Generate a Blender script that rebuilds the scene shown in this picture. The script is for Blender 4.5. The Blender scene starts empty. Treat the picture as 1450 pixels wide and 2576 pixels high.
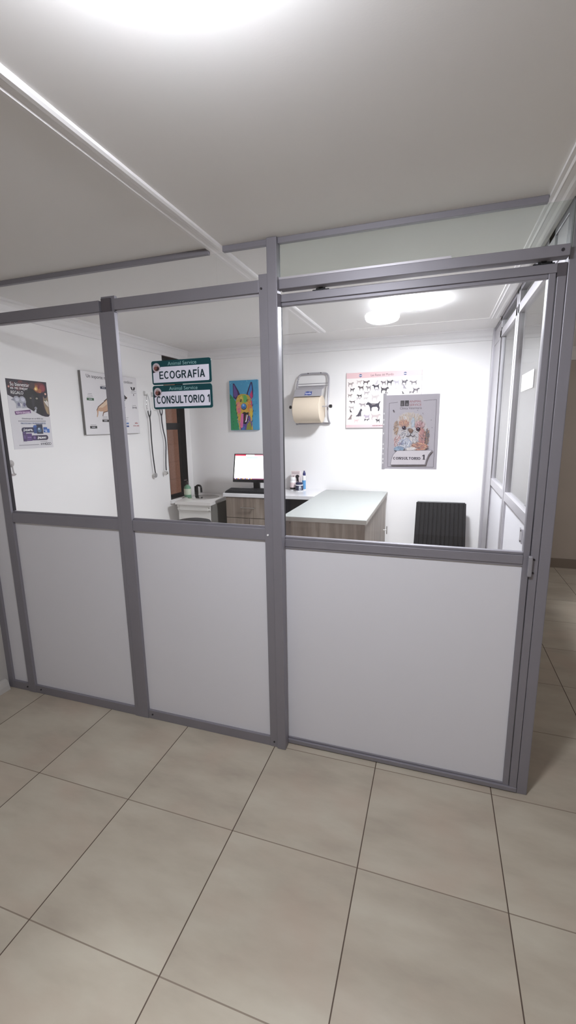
import bpy, bmesh, math, random
from mathutils import Vector, Matrix
random.seed(7)
SC = bpy.context.scene
COL = SC.collection
ZC = 2.33          # ceiling height
YB = 2.30          # back wall of the consulting room
XL = -2.45         # left wall of the consulting room

# ------------------------------------------------------------------ colours / materials
def lin(c):
    return c / 12.92 if c <= 0.04045 else ((c + 0.055) / 1.055) ** 2.4
def hexc(h):
    h = h.lstrip('#')
    return tuple(lin(int(h[i:i + 2], 16) / 255) for i in (0, 2, 4)) + (1.0,)
MATS = {}
def mat(name, col='#ffffff', rough=0.5, metal=0.0, spec=0.5, noise=0.0, nscale=40, bump=0.0, bscale=300, emis=None, estr=0.0):
    if name in MATS: return MATS[name]
    m = bpy.data.materials.new(name); m.use_nodes = True
    nt = m.node_tree; b = nt.nodes['Principled BSDF']
    c = hexc(col) if isinstance(col, str) else col
    b.inputs['Base Color'].default_value = c
    b.inputs['Roughness'].default_value = rough
    b.inputs['Metallic'].default_value = metal
    b.inputs['Specular IOR Level'].default_value = spec
    tc = nt.nodes.new('ShaderNodeTexCoord')
    if noise > 0:
        n = nt.nodes.new('ShaderNodeTexNoise'); n.inputs['Scale'].default_value = nscale; n.inputs['Detail'].default_value = 4
        nt.links.new(tc.outputs['Object'], n.inputs['Vector'])
        r = nt.nodes.new('ShaderNodeMixRGB'); r.blend_type = 'MIX'
        r.inputs['Color1'].default_value = tuple(x * (1 - noise) for x in c[:3]) + (1,)
        r.inputs['Color2'].default_value = tuple(min(1, x * (1 + noise)) for x in c[:3]) + (1,)
        nt.links.new(n.outputs['Fac'], r.inputs['Fac']); nt.links.new(r.outputs['Color'], b.inputs['Base Color'])
    if bump > 0:
        n2 = nt.nodes.new('ShaderNodeTexNoise'); n2.inputs['Scale'].default_value = bscale; n2.inputs['Detail'].default_value = 3
        nt.links.new(tc.outputs['Object'], n2.inputs['Vector'])
        bp = nt.nodes.new('ShaderNodeBump'); bp.inputs['Strength'].default_value = bump; bp.inputs['Distance'].default_value = 0.002
        nt.links.new(n2.outputs['Fac'], bp.inputs['Height']); nt.links.new(bp.outputs['Normal'], b.inputs['Normal'])
    if emis:
        b.inputs['Emission Color'].default_value = hexc(emis); b.inputs['Emission Strength'].default_value = estr
    MATS[name] = m
    return m

def glass_mat(name, tint, ior=1.5):
    m = bpy.data.materials.new(name); m.use_nodes = True; nt = m.node_tree; nt.nodes.clear()
    o = nt.nodes.new('ShaderNodeOutputMaterial'); mx = nt.nodes.new('ShaderNodeMixShader')
    t = nt.nodes.new('ShaderNodeBsdfTransparent'); t.inputs['Color'].default_value = tint
    g = nt.nodes.new('ShaderNodeBsdfGlossy'); g.inputs['Roughness'].default_value = 0.02
    # Schlick reflectance of one face of the sheet
    lw = nt.nodes.new('ShaderNodeLayerWeight'); lw.inputs['Blend'].default_value = 0.5
    pw_ = nt.nodes.new('ShaderNodeMath'); pw_.operation = 'POWER'; pw_.inputs[1].default_value = 5.0
    f = nt.nodes.new('ShaderNodeMath'); f.operation = 'MULTIPLY_ADD'; r0 = ((ior - 1) / (ior + 1)) ** 2
    f.inputs[1].default_value = 1 - r0; f.inputs[2].default_value = r0
    nt.links.new(lw.outputs['Facing'], pw_.inputs[0]); nt.links.new(pw_.outputs[0], f.inputs[0])
    nt.links.new(f.outputs[0], mx.inputs[0]); nt.links.new(t.outputs[0], mx.inputs[1]); nt.links.new(g.outputs[0], mx.inputs[2])
    nt.links.new(mx.outputs[0], o.inputs['Surface'])
    MATS[name] = m
    return m
def emis_mat(name, col, strength):
    m = bpy.data.materials.new(name); m.use_nodes = True; nt = m.node_tree; nt.nodes.clear()
    o = nt.nodes.new('ShaderNodeOutputMaterial'); e = nt.nodes.new('ShaderNodeEmission')
    e.inputs['Color'].default_value = hexc(col); e.inputs['Strength'].default_value = strength
    nt.links.new(e.outputs[0], o.inputs['Surface']); MATS[name] = m
    return m
def print_mat(name, rough=0.45, emission=0.0):
    m = bpy.data.materials.new(name); m.use_nodes = True; nt = m.node_tree
    b = nt.nodes['Principled BSDF']; b.inputs['Roughness'].default_value = rough
    a = nt.nodes.new('ShaderNodeAttribute'); a.attribute_name = 'ink'
    nt.links.new(a.outputs['Color'], b.inputs['Base Color'])
    if emission:
        nt.links.new(a.outputs['Color'], b.inputs['Emission Color']); b.inputs['Emission Strength'].default_value = emission
    MATS[name] = m
    return m
def wood_mat(name, c1, c2, c3):
    m = bpy.data.materials.new(name); m.use_nodes = True; nt = m.node_tree
    b = nt.nodes['Principled BSDF']; b.inputs['Roughness'].default_value = 0.5
    tc = nt.nodes.new('ShaderNodeTexCoord'); mp = nt.nodes.new('ShaderNodeMapping'); mp.inputs['Scale'].default_value = (22, 22, 1.6)
    n = nt.nodes.new('ShaderNodeTexNoise'); n.inputs['Scale'].default_value = 1.0; n.inputs['Detail'].default_value = 6; n.inputs['Distortion'].default_value = 0.8
    cr = nt.nodes.new('ShaderNodeValToRGB')
    cr.color_ramp.elements[0].position = 0.3; cr.color_ramp.elements[0].color = hexc(c1)
    cr.color_ramp.elements[1].position = 0.72; cr.color_ramp.elements[1].color = hexc(c3)
    e = cr.color_ramp.elements.new(0.5); e.color = hexc(c2)
    nt.links.new(tc.outputs['Object'], mp.inputs['Vector']); nt.links.new(mp.outputs[0], n.inputs['Vector'])
    nt.links.new(n.outputs['Fac'], cr.inputs['Fac']); nt.links.new(cr.outputs['Color'], b.inputs['Base Color'])
    MATS[name] = m
    return m
def floor_mat():
    m = bpy.data.materials.new('beige_floor_tile'); m.use_nodes = True; nt = m.node_tree; L = nt.links
    b = nt.nodes['Principled BSDF']
    tc = nt.nodes.new('ShaderNodeTexCoord'); sp = nt.nodes.new('ShaderNodeSeparateXYZ')
    L.new(tc.outputs['Object'], sp.inputs[0])
    def math(op, a, v=None, clamp=False):
        n = nt.nodes.new('ShaderNodeMath'); n.operation = op; n.use_clamp = clamp
        for i, q in enumerate((a, v)):
            if q is None: continue
            if isinstance(q, (int, float)): n.inputs[i].default_value = q
            else: L.new(q, n.inputs[i])
        return n.outputs[0]
    S = 0.5012
    def grid(out, off, w):
        t = math('DIVIDE', math('SUBTRACT', out, off), S)
        cell = math('FLOOR', t)
        f = math('SUBTRACT', t, cell)
        d = math('MULTIPLY', math('MINIMUM', f, math('SUBTRACT', 1.0, f)), S)
        line = math('SUBTRACT', 1.0, math('DIVIDE', d, w, True), True)
        return cell, math('GREATER_THAN', line, 0.02), d
    cx, gx, dx = grid(sp.outputs[0], -0.704, 0.0021)
    cy, gy, dy = grid(sp.outputs[1], -0.4947, 0.0021)
    comb = nt.nodes.new('ShaderNodeCombineXYZ'); L.new(cx, comb.inputs[0]); L.new(cy, comb.inputs[1])
    wn = nt.nodes.new('ShaderNodeTexWhiteNoise'); wn.noise_dimensions = '2D'; L.new(comb.outputs[0], wn.inputs['Vector'])
    add = nt.nodes.new('ShaderNodeVectorMath'); add.operation = 'ADD'
    sc = nt.nodes.new('ShaderNodeVectorMath'); sc.operation = 'SCALE'; sc.inputs['Scale'].default_value = 17.0
    L.new(wn.outputs['Color'], sc.inputs[0]); L.new(sc.outputs[0], add.inputs[0]); L.new(tc.outputs['Object'], add.inputs[1])
    mp = nt.nodes.new('ShaderNodeMapping'); mp.inputs['Rotation'].default_value = (0, 0, 0.7); mp.inputs['Scale'].default_value = (2.0, 5.5, 1)
    L.new(add.outputs[0], mp.inputs['Vector'])
    n1 = nt.nodes.new('ShaderNodeTexNoise'); n1.inputs['Scale'].default_value = 1.4; n1.inputs['Detail'].default_value = 5; n1.inputs['Roughness'].default_value = 0.55
    L.new(mp.outputs[0], n1.inputs['Vector'])
    cr = nt.nodes.new('ShaderNodeValToRGB'); el = cr.color_ramp.elements
    el[0].position = 0.25; el[0].color = hexc('#a2988a'); el[1].position = 0.75; el[1].color = hexc('#bdb6a6')
    e = el.new(0.5); e.color = hexc('#b2a999')
    L.new(n1.outputs['Fac'], cr.inputs['Fac'])
    n2 = nt.nodes.new('ShaderNodeTexNoise'); n2.inputs['Scale'].default_value = 3.0; n2.inputs['Detail'].default_value = 3
    L.new(add.outputs[0], n2.inputs['Vector'])
    mx0 = nt.nodes.new('ShaderNodeMixRGB'); mx0.inputs['Color2'].default_value = hexc('#b3a090')
    L.new(math('MULTIPLY', math('SUBTRACT', n2.outputs['Fac'], 0.48, True), 2.2, True), mx0.inputs['Fac']); L.new(cr.outputs['Color'], mx0.inputs['Color1'])
    mx1 = nt.nodes.new('ShaderNodeMixRGB'); mx1.inputs['Color2'].default_value = hexc('#84786b')
    L.new(gy, mx1.inputs['Fac']); L.new(mx0.outputs[0], mx1.inputs['Color1'])
    mx2 = nt.nodes.new('ShaderNodeMixRGB'); mx2.inputs['Color2'].default_value = hexc('#54473d')
    L.new(gx, mx2.inputs['Fac']); L.new(mx1.outputs[0], mx2.inputs['Color1'])
    L.new(mx2.outputs[0], b.inputs['Base Color'])
    gm = math('MAXIMUM', gx, gy)
    rg = math('ADD', math('MULTIPLY', gm, 0.45), 0.30); L.new(rg, b.inputs['Roughness'])
    bp = nt.nodes.new('ShaderNodeBump'); bp.inputs['Strength'].default_value = 0.4; bp.inputs['Distance'].default_value = 0.001
    L.new(math('SUBTRACT', 1.0, gm), bp.inputs['Height']); L.new(bp.outputs[0], b.inputs['Normal'])
    b.inputs['Specular IOR Level'].default_value = 0.35
    return m
def brick_mat():
    m = bpy.data.materials.new('terracotta_brick'); m.use_nodes = True; nt = m.node_tree; L = nt.links
    b = nt.nodes['Principled BSDF']; b.inputs['Roughness'].default_value = 0.9
    tc = nt.nodes.new('ShaderNodeTexCoord'); mp = nt.nodes.new('ShaderNodeMapping'); mp.inputs['Rotation'].default_value = (math.pi / 2, 0, math.pi / 2)
    mp.vector_type = 'TEXTURE'
    br = nt.nodes.new('ShaderNodeTexBrick'); br.inputs['Scale'].default_value = 1.0
    br.inputs['Brick Width'].default_value = 0.33; br.inputs['Row Height'].default_value = 0.2; br.inputs['Mortar Size'].default_value = 0.004
    br.inputs['Color1'].default_value = hexc('#d89c82'); br.inputs['Color2'].default_value = hexc('#d09478'); br.inputs['Mortar'].default_value = hexc('#c48a70')
    L.new(tc.outputs['Object'], mp.inputs['Vector']); L.new(mp.outputs[0], br.inputs['Vector'])
    n = nt.nodes.new('ShaderNodeTexNoise'); n.inputs['Scale'].default_value = 60; n.inputs['Detail'].default_value = 6
    L.new(tc.outputs['Object'], n.inputs['Vector'])
    mx = nt.nodes.new('ShaderNodeMixRGB'); mx.blend_type = 'MULTIPLY'; mx.inputs['Fac'].default_value = 0.4
    cr = nt.nodes.new('ShaderNodeValToRGB'); cr.color_ramp.elements[0].color = (0.45, 0.42, 0.4, 1); cr.color_ramp.elements[0].position = 0.25
    cr.color_ramp.elements[1].position = 0.6
    L.new(n.outputs['Fac'], cr.inputs['Fac']); L.new(br.outputs['Color'], mx.inputs['Color1']); L.new(cr.outputs['Color'], mx.inputs['Color2'])
    L.new(mx.outputs[0], b.inputs['Base Color'])
    bp = nt.nodes.new('ShaderNodeBump'); bp.inputs['Strength'].default_value = 0.6; bp.inputs['Distance'].default_value = 0.004
    L.new(n.outputs['Fac'], bp.inputs['Height']); L.new(bp.outputs[0], b.inputs['Normal'])
    return m
def rattan_mat():
    m = bpy.data.materials.new('black_woven_resin'); m.use_nodes = True; nt = m.node_tree; L = nt.links
    b = nt.nodes['Principled BSDF']; b.inputs['Base Color'].default_value = hexc('#161518'); b.inputs['Roughness'].default_value = 0.36
    return m

ALU = mat('grey_anodised_aluminium', '#86838a', 0.42, 0.25, 0.5, noise=0.05, nscale=9, bump=0.05, bscale=180)
ALU2 = mat('bright_aluminium', '#bcb9be', 0.35, 0.35)
GAP = mat('black_gasket', '#2b272b', 0.7)
WALL = mat('white_wall_paint', '#f3f1f0', 0.35, 0, 0.4, noise=0.012, nscale=2.5, bump=0.05, bscale=90)
WALLM = mat('white_matte_paint', '#dedad7', 0.7, bump=0.08, bscale=120)
CEIL = mat('ceiling_paint', '#eae8e6', 0.75, bump=0.05, bscale=200)
HALLW = mat('shaded_hall_wall_paint', '#b9b6b2', 0.7)  # greyed so the weaker light on the left hall wall sits in its colour
WHITE_TRIM = mat('white_trim', '#eceaea', 0.5)
PANEL = mat('white_melamine_panel', '#d8d7dc', 0.5, bump=0.03, bscale=400)
BEIGE = mat('beige_corridor_wall', '#b3a89c', 0.7, noise=0.05, nscale=3)
SKIRT = mat('tile_skirting', '#83766a', 0.5)
GLASS = glass_mat('clear_glass', (0.985, 0.99, 0.985, 1))
GREEN = glass_mat('greenish_glass', (0.93, 0.962, 0.935, 1))
LAB = mat('white_laminate', '#e0dfe1', 0.18)
GREYTOP = mat('grey_laminate_top', '#9ea29f', 0.25)
EDGE = mat('grey_edge_band', '#a9a49c', 0.5, noise=0.08, nscale=60)
WOOD = wood_mat('grey_brown_wood', '#71645a', '#877a6f', '#9c9085')
WOOD2 = wood_mat('pale_wood_side', '#857a71', '#9a9086', '#a99f95')
BLACK = mat('black_plastic', '#17171a', 0.45)
BLACKG = mat('black_gloss', '#101012', 0.2)
CHROME = mat('chrome', '#d0d0d2', 0.15, 1.0)
STEEL = mat('stainless_steel', '#d2d0cc', 0.16, 1.0)
WPLAS = mat('white_plastic', '#efeeee', 0.35)
PAPERW = mat('white_paper', '#f0eef0', 0.7)
INK = print_mat('printed_ink')
CARD = mat('board_core_grey', '#7b7876', 0.7)
RATTAN = rattan_mat()

# ------------------------------------------------------------------ mesh building
class MB:
    def __init__(s): s.bm = bmesh.new()
    def box(s, x0, x1, y0, y1, z0, z1, bev=0.0, seg=2):
        r = bmesh.ops.create_cube(s.bm, size=1.0)
        vs = r['verts']
        for v in vs:
            v.co = Vector((x0 + (v.co.x + .5) * (x1 - x0), y0 + (v.co.y + .5) * (y1 - y0), z0 + (v.co.z + .5) * (z1 - z0)))
        if bev > 0:
            es = list({e for v in vs for e in v.link_edges})
            bmesh.ops.bevel(s.bm, geom=es, offset=bev, segments=seg, affect='EDGES', profile=0.5)
        return s
    def hexa(s, b, t):
        """eight corners: bottom ring b (4), top ring t (4)"""
        vb = [s.bm.verts.new(p) for p in b]; vt = [s.bm.verts.new(p) for p in t]
        n = len(b)
        s.bm.faces.new(vb[::-1]); s.bm.faces.new(vt)
        for i in range(n): s.bm.faces.new((vb[i], vb[(i + 1) % n], vt[(i + 1) % n], vt[i]))
        return s
    def prism(s, pts, axis, a0, a1):
        """2D outline extruded along an axis ('x','y','z')"""
        def P(p, a):
            return {'x': (a, p[0], p[1]), 'y': (p[0], a, p[1]), 'z': (p[0], p[1], a)}[axis]
        return s.hexa([P(p, a0) for p in pts], [P(p, a1) for p in pts])
    def lathe(s, prof, c=(0, 0, 0), n=32, axis='z', sx=1.0, sy=1.0):
        rings = []
        for r, h in prof:
            ring = []
            for i in range(n):
                a = 2 * math.pi * i / n
                u, v = r * math.cos(a) * sx, r * math.sin(a) * sy
                p = {'z': (u, v, h), 'x': (h, u, v), 'y': (u, h, v)}[axis]
                ring.append(s.bm.verts.new((c[0] + p[0], c[1] + p[1], c[2] + p[2])))
            rings.append(ring)
        for a, b in zip(rings, rings[1:]):
            for i in range(n): s.bm.faces.new((a[i], a[(i + 1) % n], b[(i + 1) % n], b[i]))
        if prof[0][0] > 1e-6: s.bm.faces.new(rings[0][::-1])
        if prof[-1][0] > 1e-6: s.bm.faces.new(rings[-1])
        return s
    def tube(s, pts, r, n=10, smooth=0, closed=False):
        pts = [Vector(p) for p in pts]
        for _ in range(smooth):
            q = [] if closed else [pts[0]]
            m = len(pts)
            for i in range(m if closed else m - 1):
                a, b = pts[i], pts[(i + 1) % m]
                q += [a * .75 + b * .25, a * .25 + b * .75]
            if not closed: q.append(pts[-1])
            pts = q
        rr = r if isinstance(r, (list, tuple)) else None
        m = len(pts); rings = []
        up = Vector((0.13, 0.27, 0.95))
        for i, p in enumerate(pts):
            if closed: d = pts[(i + 1) % m] - pts[i - 1]
            else: d = pts[min(i + 1, m - 1)] - pts[max(i - 1, 0)]
            d.normalize()
            u = d.cross(up)
            if u.length < 1e-3: u = d.cross(Vector((1, 0, 0)))
            u.normalize(); w = d.cross(u)
            rad = r if rr is None else rr[0] + (rr[1] - rr[0]) * i / (m - 1)
            rings.append([s.bm.verts.new(p + (u * math.cos(2 * math.pi * k / n) + w * math.sin(2 * math.pi * k / n)) * rad) for k in range(n)])
        for i in range(m if closed else m - 1):
            a, b = rings[i], rings[(i + 1) % m]
            for k in range(n): s.bm.faces.new((a[k], a[(k + 1) % n], b[(k + 1) % n], b[k]))
        if not closed: s.bm.faces.new(rings[0][::-1]); s.bm.faces.new(rings[-1])
        return s
    def build(s, name, material, parent=None, smooth=False, loc=None):
        bmesh.ops.remove_doubles(s.bm, verts=s.bm.verts, dist=1e-6)
        bmesh.ops.recalc_face_normals(s.bm, faces=s.bm.faces)
        me = bpy.data.meshes.new(name); 
        if smooth:
            for f in s.bm.faces: f.smooth = True
            for e in s.bm.edges:
                if len(e.link_faces) == 2 and e.calc_face_angle(0) > 0.6: e.smooth = False
        s.bm.to_mesh(me); s.bm.free()
        me.materials.append(material)
        o = bpy.data.objects.new(name, me); COL.objects.link(o)
        if parent is not None:
            o.parent = parent; o.matrix_parent_inverse = Matrix.Translation(-parent.location)
        return o
def thing(name, loc, label=None, cat=None, group=None, kind=None):
    o = bpy.data.objects.new(name, None); o.empty_display_size = 0.05; o.location = loc; COL.objects.link(o)
    return tag(o, label, cat, group, kind)
def tag(o, label=None, cat=None, group=None, kind=None):
    if label: o['label'] = label
    if cat: o['category'] = cat
    if group: o['group'] = group
    if kind: o['kind'] = kind
    return o
def structure(o, label=None):
    o['kind'] = 'structure'
    if label: o['label'] = label
    return o
def B(name, m, parent, *box, bev=0.0):
    return MB().box(*box, bev=bev).build(name, m, parent)

# ------------------------------------------------------------------ flat printed artwork
def text_geo(s, bold=0.0):
    cu = bpy.data.curves.new('lettering', 'FONT'); cu.body = s; cu.size = 1.0; cu.resolution_u = 3; cu.offset = bold
    o = bpy.data.objects.new('lettering', cu); COL.objects.link(o)
    dg = bpy.context.evaluated_depsgraph_get(); dg.update()
    me = bpy.data.meshes.new_from_object(o.evaluated_get(dg))
    V = [(v.co.x, v.co.y) for v in me.vertices]; F = [tuple(p.vertices) for p in me.polygons]
    bpy.data.objects.remove(o); bpy.data.curves.remove(cu); bpy.data.meshes.remove(me)
    return V, F
def glyph(ch, t, slab):
    def rc(a, b, c, d): return [[(a, b), (c, b), (c, d), (a, d)]]
    def arc(cx, cy, rx, ry, a0, a1, n=20):
        g = []
        for k in range(n):
            p, q = math.radians(a0 + (a1 - a0) * k / n), math.radians(a0 + (a1 - a0) * (k + 1) / n)
            g.append([(cx + rx * math.cos(p), cy + ry * math.sin(p)), (cx + rx * math.cos(q), cy + ry * math.sin(q)), (cx + (rx - t) * math.cos(q), cy + (ry - t) * math.sin(q)), (cx + (rx - t) * math.cos(p), cy + (ry - t) * math.sin(p))])
        return g
    stems = []
    if ch == 'A': w = .74; g = [[(0, 0), (t * 1.1, 0), (.37 + t * .52, 1), (.37 - t * .52, 1)], [(w, 0), (w - t * 1.1, 0), (.37 - t * .52, 1), (.37 + t * .52, 1)]] + rc(.17, .22, .57, .22 + t * .85); stems = [(t * .5, 0), (w - t * .5, 0)]
    elif ch == 'C': w = .72; g = arc(.38, .5, .38, .515, 42, 318)
    elif ch == 'G': w = .76; g = arc(.39, .5, .39, .515, 42, 325) + rc(.42, .36, w, .36 + t * .85) + rc(w - t, .12, w, .5)
    elif ch == 'O': w = .78; g = arc(.39, .5, .39, .515, 0, 360, 32)
    elif ch == 'S': w = .63; r = .25 + t / 4; g = arc(.315, 1.01 - r, .30, r, 15, 270) + arc(.315, r - .01, .31, r, -165, 90)
    elif ch == 'E': w = .60; g = rc(0, 0, t, 1) + rc(0, 0, w, t) + rc(0, 1 - t, w * .97, 1) + rc(0, .5 - t * .42, w * .92, .5 + t * .5)
    elif ch == 'F': w = .57; g = rc(0, 0, t, 1) + rc(0, 1 - t, w, 1) + rc(0, .5 - t * .5, w * .88, .5 + t * .42)
    elif ch in 'IÍ':
        w = t; g = rc(0, 0, t, 1); stems = [(t / 2, 0), (t / 2, 1)]
        if ch == 'Í': g = g + [[(-.02, 1.07), (.09, 1.27), (.09 + t * 1.1, 1.27), (t * .75, 1.07)]]
    elif ch == 'L': w = .56; g = rc(0, 0, t, 1) + rc(0, 0, w, t); stems = [(t / 2, 1)]
    elif ch == 'T': w = .62; g = rc(.31 - t / 2, 0, .31 + t / 2, 1) + rc(0, 1 - t, w, 1); stems = []
    elif ch == 'U': w = .70; g = rc(0, .34, t, 1) + rc(w - t, .34, w, 1) + arc(.35, .345, .35, .355, 180, 360); stems = [(t / 2, 1), (w - t / 2, 1)]
    elif ch == 'N': w = .70; g = rc(0, 0, t, 1) + rc(w - t, 0, w, 1) + [[(0, 1), (t * 1.15, 1), (w, 0), (w - t * 1.15, 0)]]; stems = [(t / 2, 0), (w - t / 2, 1), (t / 2, 1)]
    elif ch == 'R': w = .70; r = .285; g = rc(0, 0, t, 1) + rc(0, 1 - t, .37, 1) + rc(0, .43, .37, .43 + t) + arc(.37, .715, .29, r, -90, 90) + [[(.27, .44), (.27 + t * 1.2, .44), (w, 0), (w - t * 1.25, 0)]]; stems = [(t / 2, 0)]
    elif ch == '1': w = .42; g = rc(.22, 0, .22 + t, 1) + [[(.22, 1), (.22, .80), (.02, .66), (.02, .82), (.12, .90), (.20, 1)]]; stems = [(.22 + t / 2, 0)]
    else: return .26, []
    if slab:
        for x, y in stems: g = g + rc(x - t * 1.0, 0 if y == 0 else 1 - t * .55, x + t * 1.0, t * .55 if y == 0 else 1)
    return w, g
class Art:
    """coloured ink layers on a flat sheet; O lower-left corner, U across, V up, N towards the viewer"""
    def __init__(s, O, U, V, N, w, h, step=1.2e-5, base=2.5e-4):
        s.O, s.U, s.V, s.N = Vector(O), Vector(U), Vector(V), Vector(N)
        s.w, s.h, s.d, s.step = w, h, base, step
        s.vs, s.fs, s.cs = [], [], []
    def P(s, u, v): return s.O + s.U * (u * s.w) + s.V * (v * s.h) + s.N * s.d
    def raw(s, pts, faces, col):
        b = len(s.vs); s.vs += [s.P(*p) for p in pts]
        c = hexc(col) if isinstance(col, str) else col
        for f in faces: s.fs.append(tuple(b + i for i in f)); s.cs.append(c)
        s.d += s.step
    def poly(s, pts, col): s.raw(pts, [tuple(range(len(pts)))], col)
    def rect(s, u0, v0, u1, v1, col): s.poly([(u0, v0), (u1, v0), (u1, v1), (u0, v1)], col)
    def frame(s, u0, v0, u1, v1, t, col):
        a = t * s.h / s.w
        s.rect(u0, v0, u1, v0 + t, col); s.rect(u0, v1 - t, u1, v1, col); s.rect(u0, v0, u0 + a, v1, col); s.rect(u1 - a, v0, u1, v1, col)
    def rrect(s, u0, v0, u1, v1, r, col, n=6):
        """r in metres"""
        ru, rv = r / s.w, r / s.h; pts = []
        for (cu, cv, a0) in ((u1 - ru, v1 - rv, 0), (u0 + ru, v1 - rv, 90), (u0 + ru, v0 + rv, 180), (u1 - ru, v0 + rv, 270)):
            for k in range(n + 1):
                a = math.radians(a0 + 90 * k / n); pts.append((cu + ru * math.cos(a), cv + rv * math.sin(a)))
        s.poly(pts, col)
    def disc(s, u, v, r, col, asp=1.0, rot=0.0, n=24):
        """r in metres, asp = height / width"""
        pts = []
        for k in range(n):
            a = 2 * math.pi * k / n; x, y = r * math.cos(a), r * asp * math.sin(a)
            pts.append((u + (x * math.cos(rot) - y * math.sin(rot)) / s.w, v + (x * math.sin(rot) + y * math.cos(rot)) / s.h))
        s.poly(pts, col)
    def stroke(s, u, v, L, wd, ang, col):
        """a tapered brush mark, metres"""
        dx, dy = math.cos(ang), math.sin(ang); nx, ny = -dy, dx
        pts = [(-L / 2, 0), (-L * .15, wd / 2), (L * .25, wd * .4), (L / 2, 0), (L * .25, -wd * .4), (-L * .15, -wd / 2)]
        s.poly([(u + (a * dx + b * nx) / s.w, v + (a * dy + b * ny) / s.h) for a, b in pts], col)
    def line(s, pts, wd, col):
        for (a, b) in zip(pts, pts[1:]):
            d = Vector(((b[0] - a[0]) * s.w, (b[1] - a[1]) * s.h)); L = d.length
            if L < 1e-7: continue
            n = Vector((-d.y, d.x)) / L * wd / 2; q = (n.x / s.w, n.y / s.h)
            s.poly([(a[0] + q[0], a[1] + q[1]), (a[0] - q[0], a[1] - q[1]), (b[0] - q[0], b[1] - q[1]), (b[0] + q[0], b[1] + q[1])], col)
    def text(s, t, u0, v0, u1, v1, col, bold=0.0, rot=0.0):
        """lettering stretched to the box"""
        V, F = text_geo(t, bold)
        xs = [p[0] for p in V]; ys = [p[1] for p in V]
        ax, bx, ay, by = min(xs), max(xs), min(ys), max(ys)
        pts = [(u0 + (x - ax) / (bx - ax) * (u1 - u0), v0 + (y - ay) / (by - ay) * (v1 - v0)) for x, y in V]
        if rot:
            cu, cv = (u0 + u1) / 2, (v0 + v1) / 2; q = []
            for u, v in pts:
                x, y = (u - cu) * s.w, (v - cv) * s.h
                q.append((cu + (x * math.cos(rot) - y * math.sin(rot)) / s.w, cv + (x * math.sin(rot) + y * math.cos(rot)) / s.h))
            pts = q
        s.raw(pts, F, col)
    def caps(s, t, u0, v0, u1, v1, col, wt=.17, slab=False):
        """heavy drawn capitals stretched to the box; v1 is the cap height"""
        X = 0; P = []
        for ch in t:
            w, g = glyph(ch, wt, slab)
            P += [[(X + x, y) for x, y in q] for q in g]; X += w + .11
        X -= .11
        for q in P: s.poly([(u0 + x / X * (u1 - u0), v0 + y * (v1 - v0)) for x, y in q], col)
    def build(s, name, parent, material=None):
        me = bpy.data.meshes.new(name); me.from_pydata(s.vs, [], s.fs)
        at = me.color_attributes.new('ink', 'FLOAT_COLOR', 'CORNER')
        i = 0
        for p, c in zip(me.polygons, s.cs):
            for k in range(p.loop_total): at.data[p.loop_start + k].color = c
        me.materials.append(material or INK)
        o = bpy.data.objects.new(name, me); COL.objects.link(o)
        # faces point towards the viewer
        if me.polygons and me.polygons[0].normal.dot(s.N) < 0: me.flip_normals()
        o.parent = parent; o.matrix_parent_inverse = Matrix.Translation(-parent.location)
        return o

# ------------------------------------------------------------------ setting: shell
X_OUT0, X_OUT1, Y_OUT0, Y_FAR = -2.49, 3.6, -4.6, 3.55
structure(B('floor', floor_mat(), None, X_OUT0 - .1, X_OUT1, Y_OUT0, Y_FAR + .1, -.08, 0))
structure(B('ceiling', CEIL, None, X_OUT0 - .1, X_OUT1, Y_OUT0, Y_FAR + .1, ZC, ZC + .08))
# left wall of the room with its window opening
WY0, WY1, WZ0, WZ1 = 1.862, 2.205, 0.89, 2.245
wl = MB()
wl.box(XL - .085, XL, .04, WY0, 0, ZC); wl.box(XL - .085, XL, WY1, YB + .12, 0, ZC)
wl.box(XL - .085, XL, WY0, WY1, 0, WZ0); wl.box(XL - .085, XL, WY0, WY1, WZ1, ZC)
structure(wl.build('wall_left', WALL))
structure(B('wall_hall_left', HALLW, None, X_OUT0 - .1, X_OUT0, Y_OUT0, .04, 0, ZC))
structure(B('wall_back', WALL, None, XL, .46, YB, YB + .12, 0, ZC))
structure(B('wall_behind', WALLM, None, X_OUT0, X_OUT1, Y_OUT0 - .1, Y_OUT0, 0, ZC))
structure(B('wall_hall_right', WALLM, None, X_OUT1, X_OUT1 + .1, Y_OUT0, Y_FAR, 0, ZC))
wf = MB().box(.46, X_OUT1, Y_FAR, Y_FAR + .1, 0, 2.2)
structure(wf.build('wall_far', BEIGE))
structure(B('trim_1', WALLM, None, .46, X_OUT1, Y_FAR - .02, Y_FAR + .1, 2.2, ZC))
structure(B('baseboard_far', SKIRT, None, .46, X_OUT1, Y_FAR - .012, Y_FAR, 0, .105))
# coved skirting on the hall side of the left wall
structure(MB().prism([(X_OUT0, 0), (X_OUT0 + .035, 0), (X_OUT0 + .03, .03), (X_OUT0 + .02, .055), (X_OUT0 + .008, .065), (X_OUT0, .066)], 'y', Y_OUT0, -.02).build('baseboard_hall_left', HALLW))
# outside brick wall seen through the left window
structure(B('wall_outside', brick_mat(), None, XL - .55, XL - .42, 1.2, 3.4, .3, 2.9), 'rough terracotta block wall outside the dark window')
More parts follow.
